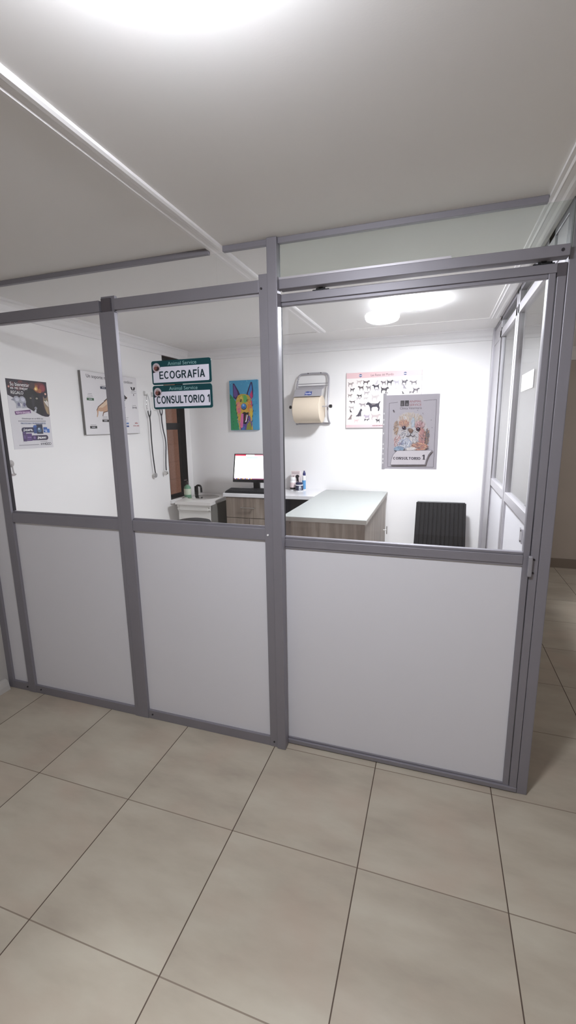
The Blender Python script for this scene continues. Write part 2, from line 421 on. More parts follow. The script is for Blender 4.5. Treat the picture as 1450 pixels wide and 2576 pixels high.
# window of the left wall: dark casing lining the opening, cross bar, glass, sill
DARK = mat('dark_bronze_frame', '#211f22', 0.4, 0.3)
w3 = structure(thing('window_3', (XL, (WY0 + WY1) / 2, WZ0)))
c = MB(); D = .085
c.box(XL - D, XL, WY1 - .006, WY1, WZ0, WZ1); c.box(XL - D, XL, WY0, WY0 + .006, WZ0, WZ1)
c.box(XL - D, XL, WY0, WY1, WZ1 - .006, WZ1); c.box(XL - D, XL, WY0, WY1, WZ0, WZ0 + .006)
c.box(XL - D, XL - D + .03, WY0, WY0 + .02, WZ0, WZ1); c.box(XL - D, XL - D + .03, WY1 - .014, WY1, WZ0, WZ1)
c.box(XL - D, XL - D + .03, WY0, WY1, WZ0, WZ0 + .03); c.box(XL - D, XL - D + .03, WY0, WY1, WZ1 - .03, WZ1)
c.build('window_frame', DARK, w3)
B('cross_bar', DARK, w3, XL - D, XL - D + .035, WY0 + .006, WY1 - .006, 1.567, 1.632)
B('pane', GLASS, w3, XL - D + .008, XL - D + .013, WY0 + .02, WY1 - .014, WZ0 + .03, WZ1 - .03)
B('window_sill', WHITE_TRIM, w3, XL, XL + .03, WY0 - .02, WY1, WZ0 - .035, WZ0 - .003, bev=.004)

# cornices and ceiling joint strips
def cornice(p):  # profile (out, down)
    return [(0, 0), (.075, 0), (.072, .012), (.055, .016), (.04, .03), (.03, .05), (.018, .062), (.016, .085), (0, .085)]
pr = cornice(0)
structure(MB().prism([(XL + a, ZC - b) for a, b in pr], 'y', .04, YB).build('trim_2', WHITE_TRIM))
structure(MB().prism([(YB - a, ZC - b) for a, b in pr], 'x', XL, .40).build('trim_3', WHITE_TRIM))
structure(B('trim_4', CEIL, None, XL + .075, .40, 1.84, YB - .07, ZC - .004, ZC))   # flat strip across the back of the ceiling
rib = [(-.035, 0), (-.034, .008), (-.022, .008), (-.016, .012), (-.010, .008), (.006, .008), (.014, .012), (.026, .012), (.034, .008), (.035, 0)]
structure(MB().prism([(-.922 + a, ZC - b) for a, b in rib], 'y', Y_OUT0, 1.84).build('trim_5', WHITE_TRIM))
structure(MB().prism([(.355 + a, ZC - b) for a, b in rib], 'y', Y_OUT0, 1.84).build('trim_6', WHITE_TRIM))

# ------------------------------------------------------------------ front partition
def lower_panel(p, x0, x1, z0, z1, y=.014):
    return B('lower_panel', PANEL, p, x0, x1, y, y + .016, z0, z1)
PT = structure(thing('wall_front', (-1.5, 0, 0)))
FY0, FY1 = 0.0, .030
# wall channel, stile, posts
B('wall_channel', ALU, PT, -2.49, -2.448, FY0, FY1, 0, ZC, bev=.002)
B('stile', ALU, PT, -2.322, -2.268, FY0 - .003, FY1 - .008, 0, 2.18, bev=.002)
B('filler_panel', PANEL, PT, -2.448, -2.322, .014, .03, .045, ZC - .02)
lp = MB().box(-1.538, -1.452, FY0 - .004, FY1 - .010, 0, 2.125, bev=.002)
lp.box(-1.526, -1.516, FY0 - .0055, FY0, 0.06, 2.12); lp.build('post', ALU, PT)
B('post_cap', mat('dark_joiner', '#5a555a', 0.5, 0.2), PT, -1.526, -1.474, FY0 + .002, FY1, 2.125, 2.186)
B('post_cap', ALU, PT, -1.532, -1.456, FY0 + .012, FY1, 2.12, 2.196)
B('stile', ALU, PT, -.727, -.687, FY0 - .002, FY1, 0, 2.2, bev=.002)
cp = MB().box(-.687, -.643, FY0 - .01, FY1 + .008, 0, ZC, bev=.003)
cp.build('post', ALU, PT)
B('seam', GAP, PT, -.688, -.6865, FY0 - .0035, FY0, .02, 2.2)
# rails
for x0, x1 in ((-2.268, -1.538), (-1.452, -.727)):
    B('top_rail', ALU, PT, x0, x1, FY0, FY1, 2.131, 2.18, bev=.002)
    B('glazing_bead', ALU2, PT, x0 + .003, x1 - .003, FY0 + .012, FY1 - .008, 2.122, 2.131)
    B('middle_rail', ALU, PT, x0, x1, FY0, FY1, 1.073, 1.128, bev=.002)
    B('glazing_bead', ALU, PT, x0 + .003, x1 - .003, FY0 + .012, FY1 - .008, 1.128, 1.138)
    lower_panel(PT, x0, x1, .05, 1.073)
B('top_rail', ALU, PT, -2.448, -2.322, FY0, FY1, 2.131, 2.18, bev=.002)
bt = MB()
for x0, x1 in ((-2.448, -2.322), (-2.268, -1.538), (-1.452, -.727)): bt.box(x0, x1, FY0, FY1, 0, .05, bev=.002)
bt.build('bottom_rail', ALU, PT)
for x in (-2.333, -2.225, -1.425, -.705):
    MB().lathe([(.0045, -.004), (.0045, 0)], (x, FY0, .028), 10, 'y').build('screw', GAP, PT)
MB().lathe([(.0045, -.004), (.0045, 0)], (-.712, FY0 - .002, 1.1), 10, 'y').build('screw', WPLAS, PT)
MB().lathe([(.0045, -.004), (.0045, 0)], (-.715, FY0 - .002, 2.145), 10, 'y').build('screw', GAP, PT)
# ceiling rail, broken where the joint strip crosses
for x0, x1 in ((-2.448, -.955), (-.888, -.687), (-.643, .318)):
    B('ceiling_rail', ALU, PT, x0, x1, FY0 + .004, FY1 - .006, ZC - .022, ZC, bev=.0015)
# glass above the windows
B('transom_pane', GLASS, PT, -2.32, -.927, .018, .023, 2.18, ZC - .02)
B('transom_pane', GLASS, PT, -.925, -.687, .018, .023, 2.18, ZC - .02)
B('transom_pane', GREEN, PT, -.643, .405, .018, .026, 2.16, ZC - .02)
# windows beside the door
for i, (x0, x1) in enumerate(((-2.268, -1.538), (-1.452, -.727))):
    w = structure(thing('window_%d' % (i + 1), ((x0 + x1) / 2, .02, 1.13)))
    B('pane', GLASS, w, x0, x1, .018, .023, 1.13, 2.131)
    g = MB()
    if i == 0: g.box(x0, x0 + .003, .012, .03, 1.138, 2.122)
    g.box(x1 - .003, x1, .012, .03, 1.138, 2.122)
    g.build('gasket', GAP, w)
# corner post at the right end
rp = MB().box(.402, .442, .045, .10, 0, ZC, bev=.003)
rp.build('corner_post', ALU, PT)

# sliding door hung from an overhead track
D0, D1 = .045, .078
tr = structure(thing('trim_7', (-.1, .03, 2.14)))
tk = MB().box(-.643, .398, .012, .060, 2.139, 2.176, bev=.002); tk.build('door_track', ALU, tr)
B('track_lip', ALU2, tr, -.643, .02, .014, .05, 2.176, 2.184)
MB().lathe([(.005, -.004), (.005, 0)], (.375, .012, 2.158), 10, 'y').build('screw', GAP, tr)
dr = structure(thing('door_1', (-.12, D0, 0)))
B('stile', ALU2, dr, -.70, -.652, D0 + .014, D1, .01, 2.128, bev=.002)
B('gasket', GAP, dr, -.652, -.6485, D0 + .008, D1 - .01, 1.084, 2.083)
st = MB().box(.372, .4005, D0, D1, .006, 2.085, bev=.002); st.box(.346, .369, D0 + .004, D1, .006, 2.128, bev=.002)
st.build('stile', ALU, dr)
B('stile_cap', mat('dark_joiner', '#5a555a'), dr, .371, .400, D0 + .001, D1, 2.085, 2.128)
tp = MB().box(-.652, .371, D0, D1, 2.097, 2.128, bev=.002); tp.box(-.652, .346, D0 + .006, D1 - .004, 2.083, 2.097, bev=.002)
tp.build('top_rail', ALU, dr)
mr = MB().box(-.652, .346, D0, D1, 1.037, 1.074, bev=.002); mr.box(-.652, .346, D0 + .006, D1 - .004, 1.074, 1.085, bev=.002); mr.box(-.652, .346, D0 + .004, D1 - .004, 1.029, 1.037)
mr.build('middle_rail', ALU, dr)
br = MB().box(-.652, .402, D0 - .004, D1, .004, .026, bev=.003); br.box(-.652, .372, D0 + .006, D1 - .004, .026, .034, bev=.002)
br.build('bottom_rail', ALU, dr)
B('lower_panel', PANEL, dr, -.652, .350, D0 + .012, D0 + .026, .03, 1.032)
B('pane', GLASS, dr, -.650, .350, D0 + .014, D0 + .019, 1.08, 2.086)
h = MB().box(.362, .378, D0 - .018, D0, .992, 1.076, bev=.004); h.build('door_handle', mat('satin_handle', '#9a989e', .4, .3), dr)
for z in (1.005, 1.06): MB().lathe([(.004, -.004), (.004, 0)], (.384, D0, z), 10, 'y').build('screw', GAP, dr)
for x in (-.476, .328):
    r = MB().box(x - .035, x + .035, D0 + .004, D0 + .02, 2.126, 2.133, bev=.002); r.box(x - .009, x + .009, D0 + .002, D0 + .02, 2.128, 2.150, bev=.002)
    r.box(x - .02, x + .02, D0 + .002, D0 + .02, 2.131, 2.137, bev=.002)
    r.build('roller', BLACK, dr)

# ------------------------------------------------------------------ right partition
RP = structure(thing('wall_right', (.42, 1.2, 0)))
RX0, RX1 = .402, .440
def rstile(y0, y1, x0=RX0, x1=RX1, z1=ZC, m=ALU2, n='stile'):
    return B(n, m, RP, x0, x1, y0, y1, 0, z1, bev=.002)
rstile(2.215, YB, .392, n='wall_channel')
rstile(1.80, 1.86); B('seam', GAP, RP, RX0 - .0012, RX0, 1.792, 1.80, 0, 2.25)
rstile(1.86, 2.215, RX0 + .004, m=ALU2, n='side_panel')
rstile(1.06, 1.10); rstile(1.12, 1.17); B('seam', GAP, RP, RX0 + .004, RX1 - .006, 1.10, 1.12, 0, 2.25)
rstile(.30, .40); rstile(.10, .28, RX0 + .006)
B('top_rail', ALU2, RP, RX0, RX1, .10, 2.215, 2.185, 2.235, bev=.002)
B('ceiling_rail', ALU, RP, RX0, RX1, .10, 2.215, ZC - .03, ZC, bev=.002)
B('transom_pane', GREEN, RP, .418, .424, .10, 2.2, 2.23, ZC - .02)
B('middle_rail', ALU2, RP, RX0, RX1, .40, 1.06, 1.125, 1.178, bev=.002)
B('middle_rail', ALU2, RP, RX0, RX1, 1.17, 1.80, 1.125, 1.178, bev=.002)
B('lower_panel', PANEL, RP, .414, .428, .40, 1.06, .05, 1.13); B('lower_panel', PANEL, RP, .414, .428, 1.17, 1.80, .05, 1.13)
B('bottom_rail', ALU2, RP, RX0, RX1, .10, 2.215, 0, .05)
for y0, y1 in ((.40, 1.06), (1.17, 1.80)): B('pane', GLASS, RP, .418, .423, y0, y1, 1.17, 2.19)
B('lock_plate', ALU2, RP, RX0 - .006, RX0, .40, .455, 1.03, 1.10, bev=.001)
for z in (1.04, 1.09): MB().lathe([(.004, -.003), (.004, 0)], (RX0 - .006, .42, z), 8, 'x').build('screw', GAP, RP)
tag(B('paper_label', PAPERW, None, .4160, .4178, .565, .875, 1.748, 1.832), 'blank white paper label stuck on the glass of the right side partition', 'label')

# ------------------------------------------------------------------ lamps
def lamp(x, y, label, strength, mname, d=1.0, k=1.0):
    t = thing('ceiling_lamp', (x, y, ZC), label, 'lamp')
    MB().lathe([(r_ * k, h_) for r_, h_ in ((.098, 0), (.1, -.004), (.1, -.012), (.095, -.0135))], (x, y, ZC), 48).build('base', WPLAS, t, smooth=True)
    MB().lathe([(0, -.0138), (.106 * k, -.014)] + [(r_ * k, -.014 - h_ * d) for r_, h_ in ((.112, .01), (.112, .031), (.104, .046), (.08, .059), (.04, .065), (0, .066))], (x, y, ZC), 48).build('diffuser', emis_mat(mname, '#f4f7ff', strength), t, smooth=True)
lamp(-.385, -1.25, 'round white ceiling lamp glowing in the hall above the doorway', 158.0, 'hall_lamp_diffuser', .85)
lamp(-.19, 1.18, 'round white ceiling lamp glowing inside the consulting room', 186.0, 'room_lamp_diffuser', .16, 1.3)
lamp(1.7, -3.3, 'unseen ceiling lamp added as fill light for the hall, behind the viewer', 45.0, 'added_hall_fill_diffuser')  # unseen lamp, added to raise the ambient light of the hall
lamp(2.6, 2.7, 'unseen ceiling lamp added as fill light for the side corridor, behind the corner post', 38.0, 'added_corridor_fill_diffuser')  # unseen lamp, added to brighten the corridor wall and floor


# ------------------------------------------------------------------ hanging plates on the glass
TEAL, TEALT = '#0e3f45', '#8fb3b3'
def plate(x0, x1, z0, z1, word, wu0, wu1, label):
    y = .0165; cx = (x0 + x1) / 2
    o = thing('room_sign', (cx, y, z0), label, 'sign', 'room signs on the glass')
    w, h = x1 - x0, z1 - z0; r = .011; pts = []
    for (px, pz, a0) in ((x1 - r, z1 - r, 0), (x0 + r, z1 - r, 90), (x0 + r, z0 + r, 180), (x1 - r, z0 + r, 270)):
        for k in range(7):
            a = math.radians(a0 + 15 * k); pts.append((px + r * math.cos(a), pz + r * math.sin(a)))
    MB().prism(pts, 'y', y - .004, y).build('plate', mat('dark_teal_acrylic', TEAL, 0.3), o)
    a = Art((x0, y - .004, z0), (1, 0, 0), (0, 0, 1), (0, -1, 0), w, h)
    a.poly([(.022, .085), (.955, .10), (.966, .14), (.966, .74), (.16, .74), (.14, .64), (.06, .53), (.022, .50)], '#d9d7e4')
    # photo roundel with a dark swoosh
    a.poly([(.022, .66), (.155, .64), (.115, .575), (.07, .53), (.022, .50)], '#3a2a33')
    a.disc(.085, .72, .0205, '#b9aeb6'); a.disc(.088, .69, .0145, '#6a4644', .8); a.disc(.10, .67, .0105, '#24161b', .75); a.disc(.072, .71, .0075, '#7d4a45', 1.1); a.disc(.082, .80, .007, '#9a857f', .6)
    a.text('Animal Service', .285, .79, .765, .935, TEALT)
    a.build('printed_face', o)
    b = Art((x0, y - .0042, z0), (1, 0, 0), (0, 0, 1), (0, -1, 0), w, h, base=4e-4)
    b.caps(word, wu0, .235, wu1, .555, '#122b33', .165)
    b.build('lettering', o)
    return o
plate(-1.281, -.970, 1.786, 1.893, 'ECOGRAFÍA', .13, .90, 'dark green sign reading ECOGRAFÍA on the window glass, upper of the pair')
plate(-1.2825, -.970, 1.675, 1.782, 'CONSULTORIO 1', .06, .965, 'dark green sign reading CONSULTORIO 1 on the window glass, lower of the pair')

# ------------------------------------------------------------------ plastic sleeve with dog print on the door
sx0, sx1, sz0, sz1 = -.214, .007, 1.403, 1.712
sy = D0 + .013
sl = thing('document_sleeve', ((sx0 + sx1) / 2, sy, sz0), 'clear plastic sleeve with watercolour dog print reading CONSULTORIO 1 on the door glass', 'poster')
PLAST = glass_mat('clear_plastic', (0.95, 0.95, 0.955, 1), 1.45)
B('plastic_pocket', PLAST, sl, sx0, sx1, sy - .0052, sy - .0045, sz0, sz1)
bs = MB().box(sx0, sx0 + .013, sy - .0044, sy - .0036, sz0, sz1)
bs.build('binder_strip', mat('milky_plastic', '#d8d5da', 0.3), sl)
for v in (.09, .14, .21, .28, .34, .48, .60, .66, .74):
    hs = Art((sx0, sy - .0052, sz0), (1, 0, 0), (0, 0, 1), (0, -1, 0), sx1 - sx0, sz1 - sz0)
    hs.disc(.02, v, .0024, '#ffffff', 1.5); hs.build('punched_hole', sl)

B('paper', mat('print_paper', '#dcd7de', 0.6), sl, sx0 + .013, sx1 - .002, sy - .003, sy - .002, sz0 + .003, sz1 - .008)
pw, ph = sx1 - sx0 - .015, sz1 - sz0 - .011
a = Art((sx0 + .013, sy - .003, sz0 + .003), (1, 0, 0), (0, 0, 1), (0, -1, 0), pw, ph, step=3e-6, base=1e-4)
# ruled border, open at the top for the heading
G = '#55505a'
a.line([(.22, .905), (.055, .895), (.055, .03), (.94, .03), (.94, .925), (.70, .915)], .0012, G)
# heading
a.rect(.27, .85, .345, .925, '#5f5a5c'); a.rect(.355, .85, .43, .925, '#4d494c')
a.poly([(.285, .86), (.30, .91), (.315, .86)], '#8d898c'); a.poly([(.37, .86), (.39, .90), (.41, .88), (.42, .86)], '#8d898c')
a.text('ANIMAL', .44, .895, .665, .925, '#b0636a'); a.text('SERVICE', .44, .85, .665, .88, '#b0636a')
a.text('Clínica Veterinaria', .265, .808, .675, .84, '#6d5a66')
# watercolour dog portrait made of short brush marks
random.seed(21)
def blob(cu, cv, rx, ry, n, cols, L, W, dirf):
    for _ in range(int(n * 1.9)):
        t = random.random() * 2 * math.pi; q = math.sqrt(random.random())
        u = cu + rx * q * math.cos(t); v = cv + ry * q * math.sin(t)
        c = hexc(random.choice(cols)); c = tuple(.72 * q + .28 * p for q, p in zip(c, (.74, .70, .72, 1)))
        a.stroke(u, v, L * random.uniform(.45, 1.0), W * random.uniform(.35, .8), dirf(u, v) + random.uniform(-.5, .5), c)
def radial(cu, cv): return lambda u, v: math.atan2((v - cv) * ph, (u - cu) * pw)
head = [(.13, .52), (.17, .60), (.24, .71), (.36, .77), (.50, .765), (.64, .74), (.75, .66), (.80, .54), (.83, .42), (.78, .34), (.82, .26), (.55, .25), (.25, .25), (.20, .36), (.13, .43)]
a.poly(head, '#e6dfe0')
blob(.20, .56, .05, .09, 60, ['#b98a4a', '#d7a765', '#5c473a', '#8a6238'], .014, .003, lambda u, v: 1.1)
blob(.79, .43, .045, .11, 90, ['#2c2b35', '#33405c', '#8b5a35', '#c98b45', '#3d3540'], .016, .0035, lambda u, v: 1.3)
blob(.47, .66, .24, .10, 220, ['#f1ebe4', '#e8d9b8', '#f5f2f0', '#d9b88a', '#ead7c4'], .018, .0025, radial(.47, .5))
blob(.35, .62, .10, .05, 90, ['#a5532f', '#c47a4c', '#8f4a3c', '#d9a06d'], .013, .003, radial(.42, .5))
blob(.65, .60, .09, .05, 90, ['#a04a4e', '#c98d92', '#8b5a66', '#d8b9bd'], .013, .003, radial(.55, .5))
blob(.52, .62, .03, .08, 60, ['#a9bccd', '#c9d6e0', '#8ea6c0'], .014, .003, lambda u, v: 1.5)
blob(.47, .46, .23, .11, 420, ['#f4f1ef', '#dcd8dc', '#bfc0cc', '#efe9e6', '#9aa0b2', '#e9e4e4'], .017, .0022, radial(.47, .56))
blob(.70, .44, .06, .12, 110, ['#a8403d', '#b5645f', '#7d3640', '#d18c7a'], .016, .003, lambda u, v: 1.9)
blob(.24, .38, .07, .08, 90, ['#b5504a', '#d7a29c', '#c9b3b5', '#e5d9d8'], .014, .003, lambda u, v: 1.2)
blob(.38, .35, .13, .07, 160, ['#7f93b8', '#b9c7dd', '#e9edf3', '#5c73a3', '#dfe3ec'], .016, .003, radial(.42, .45))
blob(.66, .31, .15, .05, 150, ['#c8602c', '#d98a4f', '#8e3f2c', '#e4b48a', '#6d3a35'], .018, .0035, lambda u, v: -.3)
blob(.27, .28, .09, .03, 70, ['#3f7fae', '#7fb2d3', '#2e5f8e', '#a9cbe0'], .014, .003, lambda u, v: .1)
blob(.50, .28, .09, .025, 50, ['#efe9e6', '#dcd6d8', '#f6f4f2'], .014, .003, lambda u, v: .2)
# eyes, nose, mouth
a.disc(.355, .565, .0085, '#5d4a55', .8); a.disc(.35, .567, .0058, '#2d2536'); a.disc(.345, .572, .0018, '#ded9e6')
a.disc(.625, .545, .0085, '#5b3440', .8); a.disc(.628, .546, .0058, '#2b1d2a'); a.disc(.622, .551, .0018, '#ded9e6')
a.poly([(.43, .535), (.455, .555), (.51, .55), (.535, .53), (.51, .50), (.485, .49), (.455, .505)], '#7c6258'); a.disc(.48, .535, .006, '#a08a78', .5)
a.line([(.485, .49), (.48, .465), (.44, .445), (.40, .455)], .0022, '#4a4450'); a.line([(.48, .465), (.53, .445), (.57, .46)], .0022, '#4a4450')
for u, v in ((.14, .80), (.60, .79), (.86, .66), (.88, .56), (.70, .75)): a.disc(u, v, .0014, '#6b6570')
a.disc(.145, .795, .003, '#55505c')
# name card the dog leans on
card = [(.115, .06), (.78, .068), (.80, .13), (.835, .20), (.905, .262), (.24, .255), (.165, .20), (.13, .13)]
a.poly([(u + .012, v - .008) for u, v in card], '#9a949c'); a.poly(card, '#e2dde3'); a.line(card + card[:1], .0011, '#4d4850')
a.caps('CONSULTORIO', .165, .132, .69, .168, '#4a4550', .20, True); a.caps('1', .72, .135, .765, .20, '#3e3944', .22, True)
a.build('print', sl)

# ------------------------------------------------------------------ left wall: advert poster
def wall_left_art(y0, y1, z0, z1, x, **k): return Art((x, y0, z0), (0, 1, 0), (0, 0, 1), (1, 0, 0), y1 - y0, z1 - z0, **k)
y0, y1, z0, z1 = .224, .518, 1.471, 1.892
po = thing('advert_poster', (XL, (y0 + y1) / 2, z0), 'paper advert with black dog and purple product boxes on the left wall', 'poster')
B('sheet', mat('poster_paper', '#d9d6da', 0.35), po, XL, XL + .0012, y0, y1, z0, z1)
a = wall_left_art(y0, y1, z0, z1, XL + .0012)
a.poly([(0, 1), (1, 1), (1, .50), (.96, .475), (.88, .475), (.78, .49), (.62, .54), (.45, .60), (.30, .66), (.15, .73), (0, .775)], '#2b2230')
random.seed(3)
for _ in range(40):
    u, v = random.uniform(.07, .93), random.uniform(.86, .965)
    a.disc(u, v, random.uniform(.006, .02), random.choice(['#4a2a33', '#5b333a', '#3b2730', '#6a3a3c', '#4b3a44']), .7)
for u, v, r, c in ((.74, .90, .032, '#6e3b33'), (.72, .895, .022, '#9a5a3c'), (.71, .89, .013, '#d3a25c'), (.70, .885, .007, '#f3dd9c'), (.86, .91, .03, '#75303a'), (.87, .905, .02, '#94434a'), (.80, .86, .014, '#a5623f'), (.94, .82, .007, '#e7b9a6'), (.05, .89, .006, '#d99a8c'), (.62, .93, .02, '#4d3a3c')):
    a.disc(u, v, r, c)
# black dog head
a.poly([(.36, .70), (.40, .82), (.50, .885), (.62, .88), (.72, .83), (.80, .72), (.86, .55), (.80, .49), (.62, .55), (.48, .60)], '#17141a')
a.poly([(.56, .78), (.60, .80), (.63, .77), (.64, .70), (.61, .62), (.57, .62), (.555, .70)], '#2c2a31')
a.disc(.545, .745, .006, '#c9b9a2', .7); a.disc(.70, .745, .007, '#d9cfc0', .7); a.disc(.545, .745, .003, '#241d1d'); a.disc(.70, .745, .0035, '#241d1d')
a.poly([(.60, .60), (.65, .625), (.685, .60), (.66, .575)], '#8d8d96'); a.poly([(.59, .55), (.63, .585), (.66, .57), (.64, .535)], '#c8c8cf')
# cat at the edge
a.poly([(.87, .79), (.90, .755), (.955, .76), (.99, .80), (1, .78), (1, .50), (.93, .52), (.88, .60), (.86, .70)], '#8d7a66')
a.poly([(.88, .71), (.93, .66), (.99, .62), (.99, .70), (.94, .73)], '#e3dcd5'); a.disc(.92, .72, .005, '#4d5a3a'); a.poly([(.90, .64), (.97, .61), (.96, .52), (.92, .54)], '#a58f70')
a.text('Su bienestar', .085, .905, .545, .957, '#ffffff'); a.text('es mi mejor', .085, .845, .50, .897, '#ffffff'); a.text('REGALO', .085, .79, .375, .835, '#ffffff')
# two plug-in diffusers
for du in (0, .135):
    a.poly([(.12 + du, .73), (.16 + du, .76), (.22 + du, .765), (.27 + du, .74), (.285 + du, .69), (.265 + du, .65), (.30 + du, .60), (.17 + du, .59), (.18 + du, .65), (.14 + du, .68)], '#a7a8b4')
    a.poly([(.16 + du, .73), (.22 + du, .745), (.26 + du, .72), (.24 + du, .69), (.18 + du, .69)], '#c9cad6'); a.disc(.235 + du, .645, .009, '#6d6a86', 1.3)
a.poly([(.06, .705), (.14, .735), (.15, .69)], '#8f8f9c')
a.poly([(.115, .545), (.50, .575), (.51, .525), (.13, .495)], '#6a3a72'); a.text('NUEVOS DIFUSORES', .145, .515, .485, .545, '#f0d9f0', .02, rot=.035)
a.text('Disminuye en un 83% los', .27, .428, .80, .455, '#6b6672', .015)
for k in range(26): a.rect(.17 + k * .027, .402, .17 + k * .027 + .021, .411, '#77727c')
a.text('PIROTECNIA Y RUIDOS FUERTES', .225, .362, .86, .385, '#4c5f8f', .01)
a.rrect(.225, .24, .68, .315, .0155, '#2a2548'); a.poly([(.265, .255), (.285, .30), (.295, .30), (.285, .255)], '#ffffff'); a.text('ADAPTIL', .30, .26, .50, .29, '#ffffff', .03)
for q in ([.52, .225, .61, .335, '#2f4a86'], [.60, .215, .76, .36, '#262c46'], [.78, .235, .88, .315, '#3a63ae'], [.88, .23, .94, .29, '#4673bd']): a.rect(*q)
a.disc(.67, .275, .016, '#4f6a8a'); a.disc(.66, .29, .006, '#c3cfdd'); a.rect(.79, .265, .87, .275, '#cfdcf0'); a.rect(.82, .245, .87, .255, '#e9f0fa'); a.disc(.565, .33, .014, '#3d5fa6', .5)
a.rrect(.44, .12, .88, .195, .0155, '#2b2040'); a.poly([(.595, .135), (.615, .18), (.625, .18), (.615, .135)], '#ffffff'); a.text('FELIWAY', .63, .14, .83, .17, '#ffffff', .03)
for q in ([.24, .11, .32, .235, '#4c3a68'], [.325, .115, .46, .225, '#5a3f78'], [.47, .12, .57, .195, '#4a3366']): a.rect(*q)
a.disc(.28, .235, .012, '#5c4a78', .6); a.rect(.345, .16, .44, .175, '#8d78a8'); a.rect(.345, .135, .42, .142, '#7a6596'); a.rect(.255, .15, .305, .20, '#6c588a'); a.disc(.52, .16, .008, '#806a9c')
for k in range(16): a.rect(.12 + k * .031, .052, .12 + k * .031 + .025, .060, '#8b8790')
for k in range(7): a.rect(.66 + k * .027, .095, .66 + k * .027 + .02, .101, '#8b8790')
a.text('ves', .66, .045, .80, .075, '#6d6a72')
for u in (.82, .87, .915): a.disc(u, .06, .008, '#4d4a52'); a.disc(u, .06, .005, '#d9d6da')
a.build('print', po)

# ------------------------------------------------------------------ left wall: nutrition board
y0, y1, z0, z1 = .806, 1.432, 1.545, 2.000
XB = XL + .022
bo = thing('wall_board', (XL, (y0 + y1) / 2, z0), 'white rigid dog nutrition board hung on the left wall behind the post', 'board')
B('board', CARD, bo, XL + .001, XB - .001, y0, y1, z0, z1)
B('face', mat('board_face', '#e4e1e3', 0.35), bo, XB - .001, XB, y0 + .001, y1 - .001, z0 + .001, z1 - .001)
a = wall_left_art(y0, y1, z0, z1, XB)
a.text('Un soporte nutri', .085, .885, .485, .955, '#4a464c', .01); a.text('la condicion', .70, .885, .915, .935, '#4a464c', .01)
def tagbar(u, v, col, w=.115, n=2):
    a.rect(u, v, u + w, v + .04, col); a.rect(u + .03, v + .014, u + w - .03, v + .026, '#c9c9d0')
    for k in range(n): a.rect(u + .01 + .008 * k, v + .055 + k * .025, u + w - .012 - .006 * k, v + .062 + k * .025, '#9d989c')
tagbar(.30, .745, '#28304a', n=1); tagbar(.06, .545, '#2f5a3c', n=3); tagbar(.285, .205, '#34302f', n=2); tagbar(.07, .10, '#2b2c2c', n=1)
a.rect(.70, .165, .775, .195, '#5a7ab0'); a.rect(.70, .115, .775, .145, '#3c4f86')
for k in range(3): a.rect(.70, .22 + .03 * k, .75 + .012 * k, .228 + .03 * k, '#a39ea2')
# running dog, cut-away body
dog = [(.205, .39), (.235, .45), (.285, .49), (.335, .53), (.40, .585), (.47, .605), (.55, .62), (.64, .66), (.70, .74), (.715, .70), (.745, .665), (.785, .64), (.775, .61), (.73, .60), (.69, .56), (.66, .52), (.60, .47), (.52, .44), (.47, .405), (.445, .42), (.40, .385), (.33, .36), (.30, .30), (.315, .38), (.27, .375), (.235, .385), (.225, .33), (.21, .285), (.195, .285), (.21, .345)]
a.poly(dog, '#c9a184'); a.poly([(.24, .44), (.29, .485), (.34, .52), (.41, .575), (.44, .545), (.38, .49), (.31, .44)], '#e0c7ae')
a.line([(.205, .39), (.235, .45), (.285, .49), (.335, .53)], .006, '#5a4038'); a.line([(.34, .54), (.40, .592), (.47, .61)], .007, '#3a2f2c')
a.poly([(.41, .52), (.47, .54), (.50, .50), (.45, .47)], '#b0593f'); a.line([(.30, .30), (.315, .36), (.38, .38), (.45, .42)], .006, '#6a4a3e')
a.poly([(.66, .62), (.70, .74), (.715, .70), (.745, .665), (.785, .63), (.76, .605), (.70, .60)], '#2d2b2d'); a.disc(.72, .46, .008, '#6a656a', .6); a.disc(.725, .585, .012, '#3a373a', .4)
a.poly([(.865, .83), (.90, .83), (.905, .79), (.92, .79), (.925, .83), (.965, .83), (.945, .775), (.885, .775)], '#2e2a30')
a.rect(.87, .75, .97, .757, '#8b878c'); a.rect(.865, .722, .975, .729, '#8b878c'); a.poly([(.91, .705), (.93, .705), (.92, .665)], '#2e2a30')
a.rect(.875, .50, .955, .506, '#8b878c'); a.disc(.885, .465, .006, '#8e8a8e', 1.6); a.rect(.88, .455, .965, .475, '#9c989c'); a.disc(.955, .465, .006, '#8e8a8e', 1.6)
a.poly([(.90, .175), (.905, .20), (.92, .185), (.935, .205), (.95, .185), (.965, .20), (.965, .175)], '#c58a8c'); a.text('ROYAL CANIN', .865, .125, .985, .15, '#b5454d', .01)
a.build('print', bo)

